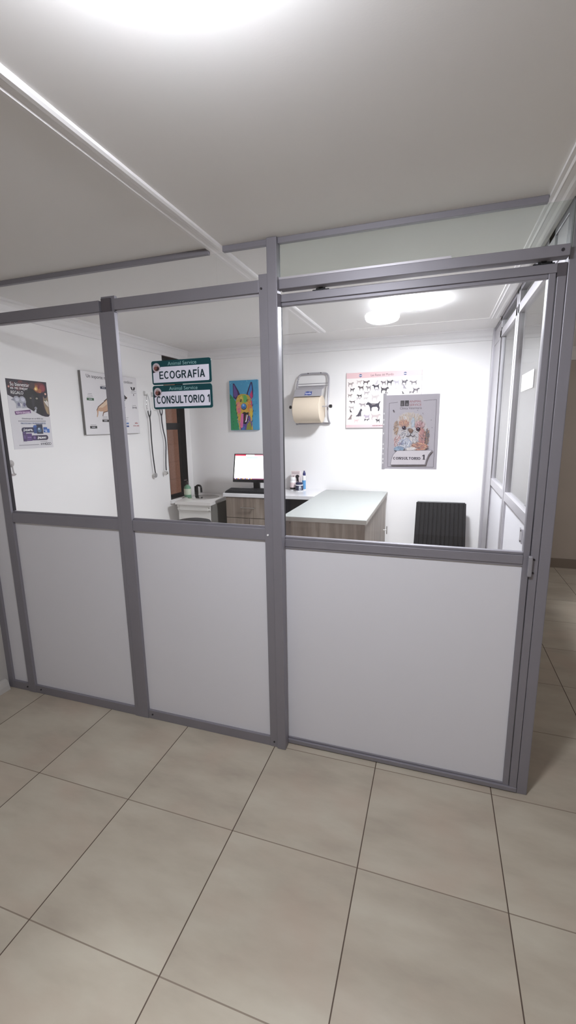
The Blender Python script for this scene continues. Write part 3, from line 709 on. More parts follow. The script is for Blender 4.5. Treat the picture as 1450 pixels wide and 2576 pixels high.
# ------------------------------------------------------------------ stethoscopes on wall hooks
def hook(y, z, label):
    o = thing('wall_hook', (XL, y, z), label, 'hook', 'clear hooks on the left wall')
    B('plate', mat('clear_hook_plastic', '#c9c6c4', 0.3), o, XL, XL + .004, y - .012, y + .012, z - .01, z + .03, bev=.0015)
    MB().tube([(XL + .004, y, z), (XL + .02, y, z - .006), (XL + .028, y, z - .002), (XL + .03, y, z + .008)], .0035, 8, 1).build('hook', mat('clear_hook_plastic'), o, smooth=True)
hook(1.56, 1.875, 'clear plastic wall hook holding the left stethoscope')
hook(1.67, 1.872, 'clear plastic wall hook beside the CONSULTORIO sign, holding the other stethoscope')
def stetho(name_label, y, z, ptsY, zY, col, tube_pts, chest, metal, flat):
    m = mat(col[0], col[1], 0.35)
    o = thing('stethoscope', (XL + .03, y, z), name_label, 'stethoscope', 'stethoscopes on the left wall')
    x = XL + .028
    for k, s in enumerate((-1, 1)):
        MB().tube([(x, y + s * .006, z - .006), (x + .004, y + s * .02, z - .05), (x + .004, y + s * .026, z - .12), (x, ptsY + s * .019, zY + .05)], .0028, 8, 2).build('ear_tube', metal, o, smooth=True)
        MB().tube([(x, ptsY + s * .019, zY + .055), (x, ptsY + s * .019, zY + .03), (x, ptsY + s * .008, zY + .008), (x, ptsY, zY - .004)], [.0042, .0052], 8, 2).build('yoke', m, o, smooth=True)
    MB().tube([(x, ptsY, zY)] + [(x, a, b) for a, b in tube_pts], .0052, 10, 2).build('tubing', m, o, smooth=True)
    cy, cz = chest
    if flat:
        c = MB().lathe([(.0, 0), (.021, 0), (.023, .003), (.022, .007), (.0, .008)], (x - .006, cy, cz), 24, 'x'); c.build('chestpiece', mat('pale_diaphragm', '#c9c6c2', .3), o, smooth=True)
        MB().lathe([(.019, .008), (.022, .008), (.022, .0105), (.019, .0105)], (x - .006, cy, cz), 24, 'x').build('rim', CHROME, o)
    else:
        MB().lathe([(0, -.02), (.02, -.018), (.021, -.01), (.01, -.006), (.006, 0), (.006, .006), (.013, .012), (.014, .02), (0, .021)], (x, cy, cz), 20, 'y').build('chestpiece', STEEL, o, smooth=True)
stetho('black stethoscope hanging on the left wall beside the nutrition board', 1.56, 1.879, 1.575, 1.685, ('black_rubber', '#17181a'), [(1.58, 1.62), (1.575, 1.50), (1.58, 1.36), (1.59, 1.25), (1.598, 1.185)], (1.60, 1.163), CHROME, True)
stetho('dark navy stethoscope hanging between its black twin and the dark window', 1.68, 1.872, 1.755, 1.70, ('navy_rubber', '#23222e'), [(1.755, 1.64), (1.768, 1.56), (1.79, 1.50), (1.798, 1.43), (1.782, 1.33), (1.772, 1.24), (1.772, 1.19)], (1.765, 1.165), STEEL, False)
# small suction hook low on the wall
o = thing('suction_hook', (XL, .19, 1.33), 'small clear suction cup hook on the left wall below the advert poster', 'hook')
MB().lathe([(.02, 0), (.022, .003), (.012, .008), (.004, .012), (0, .013)], (XL, .185, 1.388), 20, 'x').build('suction_cup', mat('smoky_plastic', '#b5b0ae', 0.3), o, smooth=True)
MB().tube([(XL + .012, .185, 1.385), (XL + .012, .186, 1.345), (XL + .014, .19, 1.325), (XL + .022, .196, 1.322)], .004, 8, 1).build('hook', mat('smoky_plastic'), o, smooth=True)
B('sticker', mat('pale_sticker', '#c5bcbb', 0.6), o, XL, XL + .001, .182, .207, 1.312, 1.327)

# ------------------------------------------------------------------ back wall: dog painting
x0, x1, z0, z1 = -1.968, -1.668, 1.552, 2.030
yf = YB - .03
o = thing('dog_painting', ((x0 + x1) / 2, YB, z0), 'multicoloured dog portrait canvas on blue and green hung on the back wall', 'painting')
B('canvas', mat('canvas_blue', '#4a93b5', 0.7), o, x0, x1, yf, YB - .0005, z0, z1, bev=.002)
a = Art((x0, yf, z0), (1, 0, 0), (0, 0, 1), (0, -1, 0), x1 - x0, z1 - z0)
a.rect(.01, .005, .99, .995, '#4d9cc4')
a.poly([(.01, .005), (.01, .74), (.10, .68), (.22, .58), (.24, .30), (.30, .005)], '#2f8f5c')
random.seed(11)
for _ in range(90):
    u, v = random.random() * .96 + .02, random.random() * .97 + .015
    c = random.choice(['#3f8fbf', '#62aed0', '#3b7fb5', '#7cc0d8']) if u > .3 or v > .75 else random.choice(['#237a4c', '#3fa56a', '#2b8a6a', '#1f6d4e'])
    a.stroke(u, v, random.uniform(.012, .03), random.uniform(.004, .009), random.uniform(0, 3), c)
# ears
a.poly([(.13, .94), (.18, .945), (.33, .79), (.38, .71), (.22, .62), (.13, .66)], '#3a2b55'); a.poly([(.155, .92), (.18, .91), (.29, .77), (.30, .70), (.20, .66), (.15, .70)], '#6a4f95')
a.poly([(.60, .71), (.67, .82), (.77, .96), (.82, .95), (.85, .80), (.84, .66), (.76, .62)], '#3a2b55'); a.poly([(.65, .72), (.71, .82), (.78, .93), (.81, .86), (.81, .70), (.76, .65)], '#3f7fc0')
a.poly([(.72, .70), (.80, .80), (.83, .68), (.79, .62)], '#c23a72')
# head, cheeks, neck
a.poly([(.32, .005), (.28, .20), (.24, .34), (.22, .50), (.22, .60), (.30, .70), (.42, .73), (.55, .725), (.68, .70), (.78, .62), (.80, .50), (.82, .36), (.78, .20), (.80, .005)], '#c8a34a')
a.poly([(.34, .68), (.50, .72), (.64, .68), (.60, .58), (.50, .52), (.40, .57)], '#9fb04a')
a.poly([(.50, .70), (.57, .71), (.64, .63), (.58, .54), (.51, .56)], '#5fae62'); a.poly([(.36, .66), (.44, .70), (.48, .63), (.42, .56)], '#d9c060')
a.poly([(.24, .56), (.34, .58), (.40, .48), (.38, .36), (.30, .33), (.24, .40)], '#e08a7a'); a.poly([(.26, .44), (.36, .46), (.37, .36), (.29, .33)], '#d96c86')
a.poly([(.66, .58), (.77, .57), (.79, .44), (.72, .34), (.62, .40)], '#d9853f'); a.poly([(.70, .44), (.79, .44), (.80, .30), (.74, .22), (.69, .32)], '#d8b83e')
a.poly([(.75, .62), (.80, .58), (.80, .46), (.76, .50)], '#c94a6d'); a.poly([(.41, .56), (.50, .55), (.60, .56), (.62, .44), (.56, .38), (.44, .38), (.39, .45)], '#cfa646')
a.poly([(.34, .16), (.70, .30), (.78, .12), (.74, .005), (.36, .005)], '#5c4a90'); a.poly([(.56, .005), (.60, .12), (.72, .20), (.76, .005)], '#8a8f3c'); a.poly([(.40, .005), (.44, .10), (.52, .06), (.50, .005)], '#3f6fb0')
a.poly([(.36, .58), (.42, .57), (.44, .62), (.39, .63)], '#2a2a2a'); a.poly([(.60, .575), (.67, .585), (.665, .625), (.61, .615)], '#2a2a2a'); a.disc(.40, .605, .005, '#b8823c'); a.disc(.64, .602, .005, '#b8823c')
a.disc(.50, .475, .030, '#24324d', 1.05); a.disc(.495, .485, .026, '#4a83c9'); a.disc(.485, .505, .010, '#8fc0ea'); a.disc(.47, .455, .005, '#1b2c4a'); a.disc(.52, .455, .005, '#1b2c4a')
a.poly([(.42, .335), (.50, .37), (.60, .35), (.67, .37), (.64, .20), (.56, .12), (.46, .13)], '#1e1a26'); a.poly([(.52, .16), (.58, .17), (.63, .30), (.60, .32), (.56, .21)], '#e8e4ea'); a.poly([(.52, .19), (.55, .22), (.58, .31), (.55, .30)], '#a53f5a')
a.poly([(.40, .34), (.48, .33), (.47, .20), (.44, .06), (.39, .04), (.355, .07), (.36, .20)], '#d774a8'); a.line([(.43, .32), (.41, .20), (.40, .08)], .003, '#a54a80')
for _ in range(80):
    v = random.uniform(.08, .66); s_ = random.choice((-1, 1)); u = .51 + s_ * random.uniform(.13, .26)
    a.stroke(u, v, random.uniform(.01, .022), random.uniform(.002, .005), 1.57 + s_ * random.uniform(.2, .7), random.choice(['#e5c552', '#d97a4a', '#7fb356', '#c94f78', '#4a8fc0', '#7a57a5', '#efd98a']))
for u, v in ((.23, .50), (.21, .42), (.24, .34), (.27, .26), (.82, .50), (.83, .38), (.80, .28), (.79, .18)): a.stroke(u, v, .03, .006, 1.2, '#1f1d2b')
a.build('painted_picture', o)

# ------------------------------------------------------------------ back wall: dog breed chart
x0, x1, z0, z1 = -.803, -.143, 1.556, 2.046
yf = YB - .014
o = thing('breed_chart', ((x0 + x1) / 2, YB, z0), 'white and pink dog breed chart on the back wall behind the plastic sleeve', 'poster')
B('board', mat('chart_backing', '#b9aeae', 0.6), o, x0, x1, yf, YB - .0005, z0, z1)
B('sheet', mat('chart_sheet', '#f3ede9', 0.3), o, x0 + .002, x1 - .002, yf - .001, yf, z0 + .008, z1)
a = Art((x0, yf - .001, z0), (1, 0, 0), (0, 0, 1), (0, -1, 0), x1 - x0, z1 - z0)
a.rect(.003, .90, .997, .998, '#e9c6c8'); a.rect(.003, .018, .997, .065, '#e9c6c8')
a.text('Las Razas del Mundo', .335, .925, .635, .965, '#5f4348')
for u in (.195, .785): a.disc(u, .945, .014, '#4b5a86'); a.rect(u - .02, .937, u + .02, .952, '#d9d5de'); 
for k in range(9): a.rect(.37 + k * .022, .036, .37 + k * .022 + .017, .05, '#7f5a5e')
STAND = [(0, .62), (.03, .72), (.10, .78), (.14, .90), (.18, .80), (.26, .80), (.33, .72), (.62, .70), (.80, .72), (.92, .90), (.97, .88), (.90, .68), (.88, .52), (.93, .30), (.88, .05), (.80, .05), (.82, .28), (.72, .42), (.45, .40), (.38, .30), (.39, .05), (.31, .05), (.28, .34), (.22, .50), (.18, .60), (.08, .60)]
SIT = [(.10, .72), (.16, .86), (.26, .95), (.36, .90), (.46, .72), (.62, .45), (.78, .22), (.95, .14), (.95, .06), (.50, .05), (.40, .10), (.40, .30), (.36, .05), (.24, .05), (.26, .40), (.24, .62)]
def pup(px, py, w, col, kind=0, flip=False, asp=.8):
    u = (px - 70) / 1262; v = 1 - (py - 155 + (px - 70) * .0635) / 882
    W = w * 1.12 / 1262; Hh = W * (x1 - x0) / (z1 - z0) * asp
    src = STAND if kind == 0 else SIT
    pts = [(u + ((1 - p) if flip else p) * W - W / 2, v + (q - .5) * Hh) for p, q in src]
    a.poly(pts, col)
    if kind == 0: a.stroke(u, v + Hh * .12, w / 1262 * (x1 - x0) * .4, .004, .1, '#bfb2b0')
for q in ((150, 325, 95, '#a99c9a', 0, True, .9), (300, 285, 95, '#cfc3c0', 0, True), (418, 288, 110, '#55494c', 0, True, .7), (580, 350, 115, '#2f2c3a', 0, False, .8), (590, 285, 70, '#cfc8cc', 1, True, 1), (705, 288, 85, '#6a5f66', 0, False, .95), (815, 280, 105, '#37333a', 0, True, 1),
          (920, 280, 90, '#b9b3bd', 0, False, 1.1), (1055, 270, 95, '#514a52', 0, True, 1.1), (1055, 335, 70, '#9a939b', 1, False, 1.1), (1195, 272, 115, '#6c6468', 0, False, .7), (180, 412, 75, '#37343b', 0, True, .95), (325, 378, 95, '#5d5355', 0, False, .9), (455, 375, 85, '#8f8789', 0, False, 1.1),
          (730, 395, 130, '#3b373d', 0, True, .9), (605, 400, 85, '#c2bac2', 0, True, .6), (915, 385, 95, '#e2dcdc', 0, False, 1.2), (1245, 385, 105, '#5b545b', 0, True, .9), (1180, 420, 90, '#4b464d', 0, True, .5), (140, 505, 75, '#9b8f8c', 0, True, .9), (302, 505, 85, '#2e2c31', 0, False, .75), (295, 545, 85, '#c6bdbf', 0, True, .6),
          (430, 455, 95, '#b8aeb0', 0, True, .7), (415, 540, 80, '#cbc2c0', 0, True, .6), (575, 520, 130, '#cfc6c4', 0, True, .95), (178, 605, 100, '#5a5054', 0, False, .55), (355, 645, 110, '#a1969a', 0, False, .7), (165, 700, 90, '#bfb7b7', 0, False, .8), (155, 750, 50, '#3c383c', 1, False, 1),
          (545, 655, 230, '#3d3a46', 0, False, .75), (305, 770, 115, '#4a4650', 1, True, 1.15), (435, 835, 100, '#b5a8b8', 0, False, 1.1), (435, 880, 90, '#3a3640', 0, True, .5), (590, 820, 160, '#c5b6b6', 0, True, .75), (145, 850, 85, '#8d7d7b', 1, True, 1), (258, 905, 85, '#e3c3c2', 0, True, .9),
          (625, 885, 70, '#2f2c33', 0, False, 1.2), (1035, 430, 45, '#3d383e', 1, False, 1), (760, 445, 50, '#55505a', 0, False, .7), (800, 640, 110, '#7a6a62', 0, True, .9), (960, 640, 110, '#4a4448', 0, False, .9), (1120, 640, 110, '#a89c94', 0, True, .9), (1250, 640, 90, '#5c5458', 1, False, 1),
          (800, 820, 100, '#3d3a40', 0, False, .9), (950, 830, 95, '#b5a9a5', 1, True, 1), (1100, 830, 110, '#6a6062', 0, True, .9), (1240, 830, 100, '#8f8480', 0, False, .9)): pup(*q)
a.build('print', o)

# ------------------------------------------------------------------ back wall: paper roll dispenser
o = thing('roll_dispenser', (-1.11, YB, 1.6), 'grey tubular wall dispenser with a plate cover over the paper roll', 'dispenser')
TUBE = mat('grey_powder_coat', '#aeabb0', 0.4, 0.2)
xl, xr = -1.257, -.955
path = [(2.16, 1.755), (2.21, 1.88), (2.262, 2.0), (2.275, 2.045)]
fr = MB()
fr.tube([(xl, 2.215, 1.60), (xl, 2.19, 1.70), (xl, 2.195, 1.76), (xl, 2.225, 1.90), (xl + .002, 2.26, 2.01), (xl + .02, 2.27, 2.05), (xl + .06, 2.272, 2.058), (xr - .06, 2.272, 2.058), (xr - .02, 2.27, 2.05), (xr - .002, 2.26, 2.01), (xr, 2.225, 1.90), (xr, 2.195, 1.76), (xr, 2.19, 1.70), (xr, 2.215, 1.64), (xr, 2.283, 1.605)], .0085, 12, 2)
fr.build('frame', TUBE, o, smooth=True)
ft = MB().tube([(xl, 2.215, 1.60), (xl, 2.283, 1.605), (xr, 2.283, 1.605)], .008, 10, 0); ft.build('foot_bar', TUBE, o, smooth=True)
MB().tube([(xl, 2.247, 1.965), (xr, 2.247, 1.965)], .004, 8).build('cross_wire', TUBE, o, smooth=True)
MB().tube([(xl, 2.24, 1.945), (xr, 2.24, 1.945)], .003, 8).build('cross_wire', TUBE, o, smooth=True)
for x in (xl + .10, xr - .08): MB().lathe([(.005, -.002), (.005, 0)], (x, 2.264, 2.06), 8, 'y').build('screw', GAP, o)
cv = MB()
cx0, cx1 = -1.242, -.985
cv.hexa([(cx0, 2.075, 1.842), (cx1, 2.075, 1.842), (cx1, 2.082, 1.842), (cx0, 2.082, 1.842)], [(cx0 + .004, 2.118, 1.903), (cx1 - .004, 2.118, 1.903), (cx1 - .004, 2.125, 1.903), (cx0 + .004, 2.125, 1.903)])
cv.hexa([(cx0 + .004, 2.118, 1.897), (cx1 - .004, 2.118, 1.897), (cx1 - .004, 2.24, 1.935), (cx0 + .004, 2.24, 1.935)], [(cx0 + .004, 2.118, 1.903), (cx1 - .004, 2.118, 1.903), (cx1 - .004, 2.24, 1.941), (cx0 + .004, 2.24, 1.941)])
cv.build('cover', TUBE, o)
nd = Vector((0, -.061, .0435)).normalized(); vd = Vector((0, .043, .061)).normalized()
a = Art(Vector((-1.142, 2.075, 1.842)) + vd * .012, (1, 0, 0), vd, nd, .066, .045, base=6e-4)
a.poly([(.0, .0), (.3, .12), (.62, -.05), (1, .08), (1, .95), (.7, .85), (.4, 1.0), (.05, .85)], '#3c4f94')
a.text('Familia', .10, .28, .90, .68, '#e6e8f4', .02)
a.build('brand_plate', o)
MB().tube([(-1.285, 2.155, 1.755), (-.93, 2.155, 1.755)], .006, 10).build('axle', TUBE, o, smooth=True)
for x, s in ((-1.289, -1), (-.93, 1)):
    MB().lathe([(.013, 0), (.015, .004), (.015, .02), (.011, .025)] if s > 0 else [(.013, 0), (.015, -.004), (.015, -.014), (.011, -.018)], (x, 2.155, 1.755), 16, 'x').build('knob', BLACK, o, smooth=True)
MB().lathe([(.018, 0), (.118, 0), (.122, .004), (.122, .246), (.118, .25), (.018, .25)], (-1.245, 2.155, 1.732), 48, 'x').build('paper_roll', mat('cream_paper', '#dccdb9', 0.85, bump=.1, bscale=500), None, smooth=True)
pr_ = bpy.data.objects['paper_roll']; tag(pr_, 'large cream paper roll held in the grey wall dispenser', 'paper roll')

# ------------------------------------------------------------------ counter, drawer cabinet, island
CZ = .98
tag(MB().box(-1.875, -.992, 1.845, YB - .001, CZ - .034, CZ, bev=.003).build('counter_top', LAB), 'glossy white counter top along the back wall under the monitor', 'counter')
o = thing('drawer_cabinet', (-1.615, 2.07, 0), 'grey brown wood drawer cabinet under the white counter beside the sink', 'cabinet')
B('body', WOOD, o, -1.85, -1.385, 1.872, YB - .001, .06, CZ - .034)
B('plinth', BLACK, o, -1.84, -1.395, 1.90, YB - .01, 0, .06)
dw = B('drawer', WOOD, o, -1.848, -1.387, 1.853, 1.872, .752, CZ - .038, bev=.0015)
def bar_handle(p, x0_, x1_, y, z):
    hd = MB().tube([(x0_, y - .025, z), (x1_, y - .025, z)], .005, 10); 
    for x in (x0_ + .02, x1_ - .02): hd.tube([(x, y, z), (x, y - .025, z)], .004, 8)
    hd.build('handle', STEEL, p, smooth=True)
bar_handle(dw, -1.69, -1.55, 1.853, .852)
for x0_, x1_ in ((-1.848, -1.6195), (-1.6155, -1.387)):
    d = B('door', WOOD, o, x0_, x1_, 1.853, 1.872, .065, .747, bev=.0015)
    bar_handle(d, (x0_ + x1_) / 2 - .05, (x0_ + x1_) / 2 + .05, 1.853, .66)
# plain black block in the knee space under the counter
tag(MB().box(-1.37, -1.0, 2.02, YB - .002, 0, CZ - .036, bev=.003).build('black_block', mat('plain_black', '#1b1b1e', 0.55)), 'plain black block in the knee space under the white counter', 'panel')
# exam table / island desk
IX0, IX1, IY0, IY1 = -.985, -.405, .965, 2.262
o = thing('exam_table', ((IX0 + IX1) / 2, (IY0 + IY1) / 2, 0), 'wood exam table with grey laminate top standing behind the door glass', 'table')
tpo = B('table_top', EDGE, o, IX0, IX1, IY0, IY1, CZ - .030, CZ - .002, bev=.002)
B('top_surface', GREYTOP, tpo, IX0 + .001, IX1 - .001, IY0 + .001, IY1 - .001, CZ - .002, CZ)
tpo.children[0].parent = tpo
B('front_panel', WOOD, o, IX0 + .006, IX1 - .012, IY0 + .012, IY0 + .03, .06, CZ - .03)
B('side_panel', WOOD2, o, IX1 - .03, IX1 - .012, IY0 + .03, IY1 - .012, .06, CZ - .03)
B('back_panel', WOOD, o, IX0 + .02, IX1 - .03, IY1 - .03, IY1 - .012, .06, CZ - .03)
B('side_panel', WOOD, o, IX0 + .02, IX0 + .038, IY0 + .60, IY1 - .03, .06, CZ - .03)
B('plinth', BLACK, o, IX0 + .03, IX1 - .03, IY0 + .03, IY1 - .03, 0, .06)
MB().lathe([(.003, -.003), (.003, 0)], (IX0 + .055, IY0 + .012, CZ - .045), 8, 'y').build('screw', BLACK, o)
k = MB().tube([(IX1 - .012, IY1 - .16, .655), (IX1 + .018, IY1 - .16, .655)], .004, 8); k.tube([(IX1 + .018, IY1 - .16, .62), (IX1 + .018, IY1 - .16, .69)], .004, 8); k.build('handle', STEEL, o, smooth=True)

# ------------------------------------------------------------------ wash stand
o = thing('wash_stand', (-2.15, 2.03, 0), 'white wash stand with round steel basin in the back left corner', 'sink')
SZ = .897
top = [(-2.345, 1.765), (-1.965, 1.765), (-2.015, 2.27), (-2.40, 2.27)]
bw = MB(); bc = (-2.195, 2.055); R = .148; n = 48
# top slab with a round cut-out
ring = [(bc[0] + R * math.cos(2 * math.pi * i / n), bc[1] + R * math.sin(2 * math.pi * i / n)) for i in range(n)]
def on_edge(ang):
    d = Vector((math.cos(ang), math.sin(ang))); best = None
    for i in range(4):
        p = Vector(top[i]); q = Vector(top[(i + 1) % 4]); e = q - p; w = p - Vector(bc)
        den = d.x * e.y - d.y * e.x
        if abs(den) < 1e-9: continue
        t = (w.x * e.y - w.y * e.x) / den; s_ = (w.x * d.y - w.y * d.x) / den
        if t > 0 and -1e-6 <= s_ <= 1 + 1e-6 and (best is None or t < best): best = t
    return (bc[0] + d.x * best, bc[1] + d.y * best)
angs = sorted([2 * math.pi * i / n for i in range(n)] + [math.atan2(p[1] - bc[1], p[0] - bc[0]) % (2 * math.pi) for p in top])
outer = [on_edge(t) for t in angs]; inner = [(bc[0] + R * math.cos(t), bc[1] + R * math.sin(t)) for t in angs]
for z, in ((SZ,), (SZ - .03,)):
    vo = [bw.bm.verts.new((p[0], p[1], z)) for p in outer]; vi = [bw.bm.verts.new((p[0], p[1], z)) for p in inner]
    for i in range(len(angs)):
        j = (i + 1) % len(angs); bw.bm.faces.new((vo[i], vo[j], vi[j], vi[i]))
for i in range(len(angs)):
    j = (i + 1) % len(angs)
    bw.bm.faces.new([bw.bm.verts.new((outer[i][0], outer[i][1], SZ - .03)), bw.bm.verts.new((outer[j][0], outer[j][1], SZ - .03)), bw.bm.verts.new((outer[j][0], outer[j][1], SZ)), bw.bm.verts.new((outer[i][0], outer[i][1], SZ))])
bw.build('worktop', mat('white_stone', '#e6e3e0', 0.3), o)
bs = MB().lathe([(.15, .004), (.157, .002), (.157, .0), (.146, .0), (.14, -.01), (.125, -.07), (.09, -.11), (.03, -.122), (0, -.122)], (bc[0], bc[1], SZ), 48)
bs.build('basin', STEEL, o, smooth=True)
MB().lathe([(.022, 0), (.02, .003), (0, .003)], (bc[0], bc[1], SZ - .121), 20).build('drain', BLACK, o, smooth=True)
B('cabinet', mat('white_cabinet', '#dcdad6', 0.45), o, -2.325, -1.985, 1.79, 2.265, .0, SZ - .03)
B('side_panel', mat('grey_side_panel', '#77746f', .6), o, -1.985, -1.967, 1.80, 2.262, 0, SZ - .03)
B('apron', mat('white_cabinet'), o, -2.305, -2.0, 1.775, 1.79, SZ - .085, SZ - .03, bev=.004)
for x in (-2.318, -1.992):
    MB().prism([(1.775, SZ - .03), (1.775, SZ - .05), (1.783, SZ - .06), (1.778, SZ - .075), (1.79, SZ - .095), (1.80, SZ - .03)], 'x', x - .012, x + .012).build('corner_moulding', mat('white_cabinet'), o)
f = MB()
f.box(-2.358, -2.327, 2.155, 2.188, SZ, SZ + .094, bev=.006)
f.tube([(-2.345, 2.172, SZ + .08), (-2.33, 2.17, SZ + .1), (-2.295, 2.165, SZ + .1), (-2.28, 2.16, SZ + .085), (-2.277, 2.157, SZ + .03)], .0105, 10, 1)
f.build('tap', BLACKG, o, smooth=True)
# hand soap
o = thing('soap_bottle', (-2.375, 2.035, SZ), 'green liquid soap pump bottle on the wash stand beside the dark window', 'bottle')
gb = glass_mat('green_soap', (.50, .72, .56, 1), 1.4)
sb = (-2.362, 2.03, SZ)
MB().lathe([(.0, .0), (.034, 0), (.038, .006), (.038, .085), (.034, .105), (.014, .122), (.012, .13)], sb, 28, sx=1, sy=.75).build('body', mat('soap_green', '#6f9a80', .2), o, smooth=True)
MB().lathe([(.0385, .025), (.0388, .03), (.0388, .08), (.0385, .085)], sb, 28, sx=1, sy=.75).build('label', mat('pale_label', '#cfd8c4', .5), o, smooth=True)
pm = MB().lathe([(.015, .128), (.016, .13), (.016, .148), (.008, .15), (.006, .165)], sb, 16); pm.tube([(sb[0], sb[1], SZ + .163), (sb[0] + .005, sb[1] - .01, SZ + .175), (sb[0] - .015, sb[1] - .03, SZ + .172)], .006, 8); pm.build('pump', mat('dark_pump', '#3a2c30', .4), o, smooth=True)

# ------------------------------------------------------------------ stool
o = thing('round_stool', (-1.93, 1.36, 0), 'black round padded stool in front of the wash stand', 'stool')
MB().lathe([(0, 0.818), (.12, 0.816), (.158, 0.806), (.165, 0.791), (.165, 0.761), (.155, 0.751), (0, 0.751)], (-1.93, 1.36, 0), 40).build('seat', mat('black_vinyl', '#1a181b', 0.5), o, smooth=True)
MB().lathe([(.022, .20), (.022, 0.751)], (-1.93, 1.36, 0), 16).build('column', CHROME, o, smooth=True)
for i in range(5):
    t = i * 2 * math.pi / 5
    MB().tube([(-1.93 + .02 * math.cos(t), 1.36 + .02 * math.sin(t), .2), (-1.93 + .22 * math.cos(t), 1.36 + .22 * math.sin(t), .02)], [.016, .012], 10).build('leg', BLACK, o, smooth=True)

# ------------------------------------------------------------------ monitor and keyboard
mx, my, mz = -1.600, 1.985, CZ
o = thing('computer_monitor', (mx, my + .04, mz), 'black computer monitor showing a white page on the white counter', 'monitor')
tilt = math.radians(13)
def scr(u, v, d): # across, up, out (metres) from the lower middle of the screen panel
    return (mx + u, my - .015 + v * math.sin(tilt) - d * math.cos(tilt), 1.072 + v * math.cos(tilt) + d * -math.sin(tilt) * -1 * 0 + d * math.sin(tilt))
def scr_box(name, m, u0, u1, v0, v1, d0, d1):
    return MB().hexa([scr(u0, v0, d0), scr(u1, v0, d0), scr(u1, v0, d1), scr(u0, v0, d1)], [scr(u0, v1, d0), scr(u1, v1, d0), scr(u1, v1, d1), scr(u0, v1, d1)]).build(name, m, o)
scr_box('housing', BLACK, -.225, .225, 0, .268, -.03, 0)
bz = scr_box('bezel', BLACKG, -.225, .225, 0, .268, 0, .003)
nn = Vector(scr(0, 0, 1)) - Vector(scr(0, 0, 0)); vv = Vector(scr(0, 1, 0)) - Vector(scr(0, 0, 0))
a = Art(scr(-.214, .026, .003), (1, 0, 0), vv, nn, .428, .234)
a.rect(0, 0, 1, 1, '#ffffff'); a.rect(0, .945, .26, 1, '#c9364a'); a.rect(.26, .945, .46, 1, '#fbeef0'); a.rect(.46, .945, 1, 1, '#c2808a')
a.rect(0, 0, 1, .045, '#5b2a45')
for k in range(12): a.rect(.02 + k * .035, .008, .02 + k * .035 + .02, .036, ['#d9d9e6', '#4a6aa5', '#c9a23a'][k % 3])
a.rect(.27, .86, .55, .885, '#6fbf96'); a.rect(.62, .76, .80, .77, '#c9c9cf'); a.rect(.62, .72, .74, .73, '#dcdce0')
a.build('screen', o, print_mat('lit_screen', .3, 1.5))
nb = MB().hexa([(mx - .03, my + .026, mz + .012), (mx + .03, my + .026, mz + .012), (mx + .03, my + .05, mz + .012), (mx - .03, my + .05, mz + .012)], [(mx - .03, my + .015, mz + .15), (mx + .03, my + .015, mz + .15), (mx + .03, my + .045, mz + .15), (mx - .03, my + .045, mz + .15)]); nb.build('neck', BLACK, o)
MB().box(mx - .11, mx + .11, my + .022, my + .17, mz, mz + .014, bev=.005).build('base', BLACK, o)
o = thing('keyboard', (-1.64, 1.93, CZ), 'black keyboard lying in front of the computer monitor', 'keyboard')
MB().hexa([(-1.862, 1.862, CZ), (-1.42, 1.862, CZ), (-1.42, 2.0, CZ), (-1.862, 2.0, CZ)], [(-1.858, 1.865, CZ + .014), (-1.424, 1.865, CZ + .014), (-1.424, 1.998, CZ + .03), (-1.858, 1.998, CZ + .03)]).build('case', BLACK, o)
kb = MB()
for r_ in range(5):
    for c_ in range(21):
        yy = 1.872 + r_ * .024; zz = CZ + .0147 + (yy - 1.865) * .12
        kb.box(-1.852 + c_ * .0202, -1.852 + c_ * .0202 + .017, yy, yy + .02, zz, zz + .006)
kb.build('keys', mat('black_keys', '#222226', 0.5), o)

# ------------------------------------------------------------------ products by the wall
def at(px): return px
z = CZ
o = thing('medicine_box', (-1.275, 2.235, z), 'tall pale pink carton with black dog picture at the back of the counter', 'box')
B('carton', mat('carton_pink', '#e9dcdc', 0.5), o, -1.318, -1.231, 2.215, 2.252, z, z + .178)
a = Art((-1.318, 2.215, z), (1, 0, 0), (0, 0, 1), (0, -1, 0), .087, .178)
for k_ in range(8): a.rect(.07 + k_ * .105, .875, .07 + k_ * .105 + .08, .915, '#8a6f74')
a.rect(.03, .965, .97, .985, '#c9a9ac')
a.poly([(.62, .0), (.60, .38), (.58, .60), (.49, .67), (.50, .74), (.60, .80), (.78, .81), (.90, .76), (.92, .70), (.83, .66), (.86, .45), (.90, .2), (.90, 0)], '#231e22'); a.disc(.24, .72, .006, '#a08388'); a.disc(.70, .44, .004, '#cfc7c9')
a.build('print', o)
o = thing('pill_bottle', (-1.285, 2.165, z), 'white screw cap tablet bottle with pink label in front of the carton', 'bottle')
c_ = (-1.287, 2.165, z)
MB().lathe([(0, 0), (.026, 0), (.028, .004), (.028, .078), (.026, .088), (.020, .095), (.020, .10)], c_, 28).build('body', WPLAS, o, smooth=True)
MB().lathe([(.0235, .096), (.024, .098), (.024, .122), (.022, .125), (0, .125)], c_, 28).build('cap', WPLAS, o, smooth=True)
MB().lathe([(.0283, .010), (.0286, .011), (.0286, .028), (.0283, .029)], c_, 28).build('label_band', mat('label_black', '#262226', .5), o, smooth=True)
MB().lathe([(.0283, .029), (.0286, .03), (.0286, .075), (.0283, .076)], c_, 28).build('label', mat('label_pink', '#e2cfd0', .5), o, smooth=True)
o = thing('cream_jar', (-1.205, 2.13, z), 'short navy and white jar with dog label, frontmost of the products', 'jar')
c_ = (-1.213, 2.13, z)
MB().lathe([(0, 0), (.034, 0), (.036, .003), (.036, .060), (.034, .062)], c_, 32).build('body', WPLAS, o, smooth=True)
MB().lathe([(.0363, .008), (.0366, .009), (.0366, .053), (.0363, .054)], c_, 32).build('label', mat('label_navy', '#2a2c46', .4), o, smooth=True)
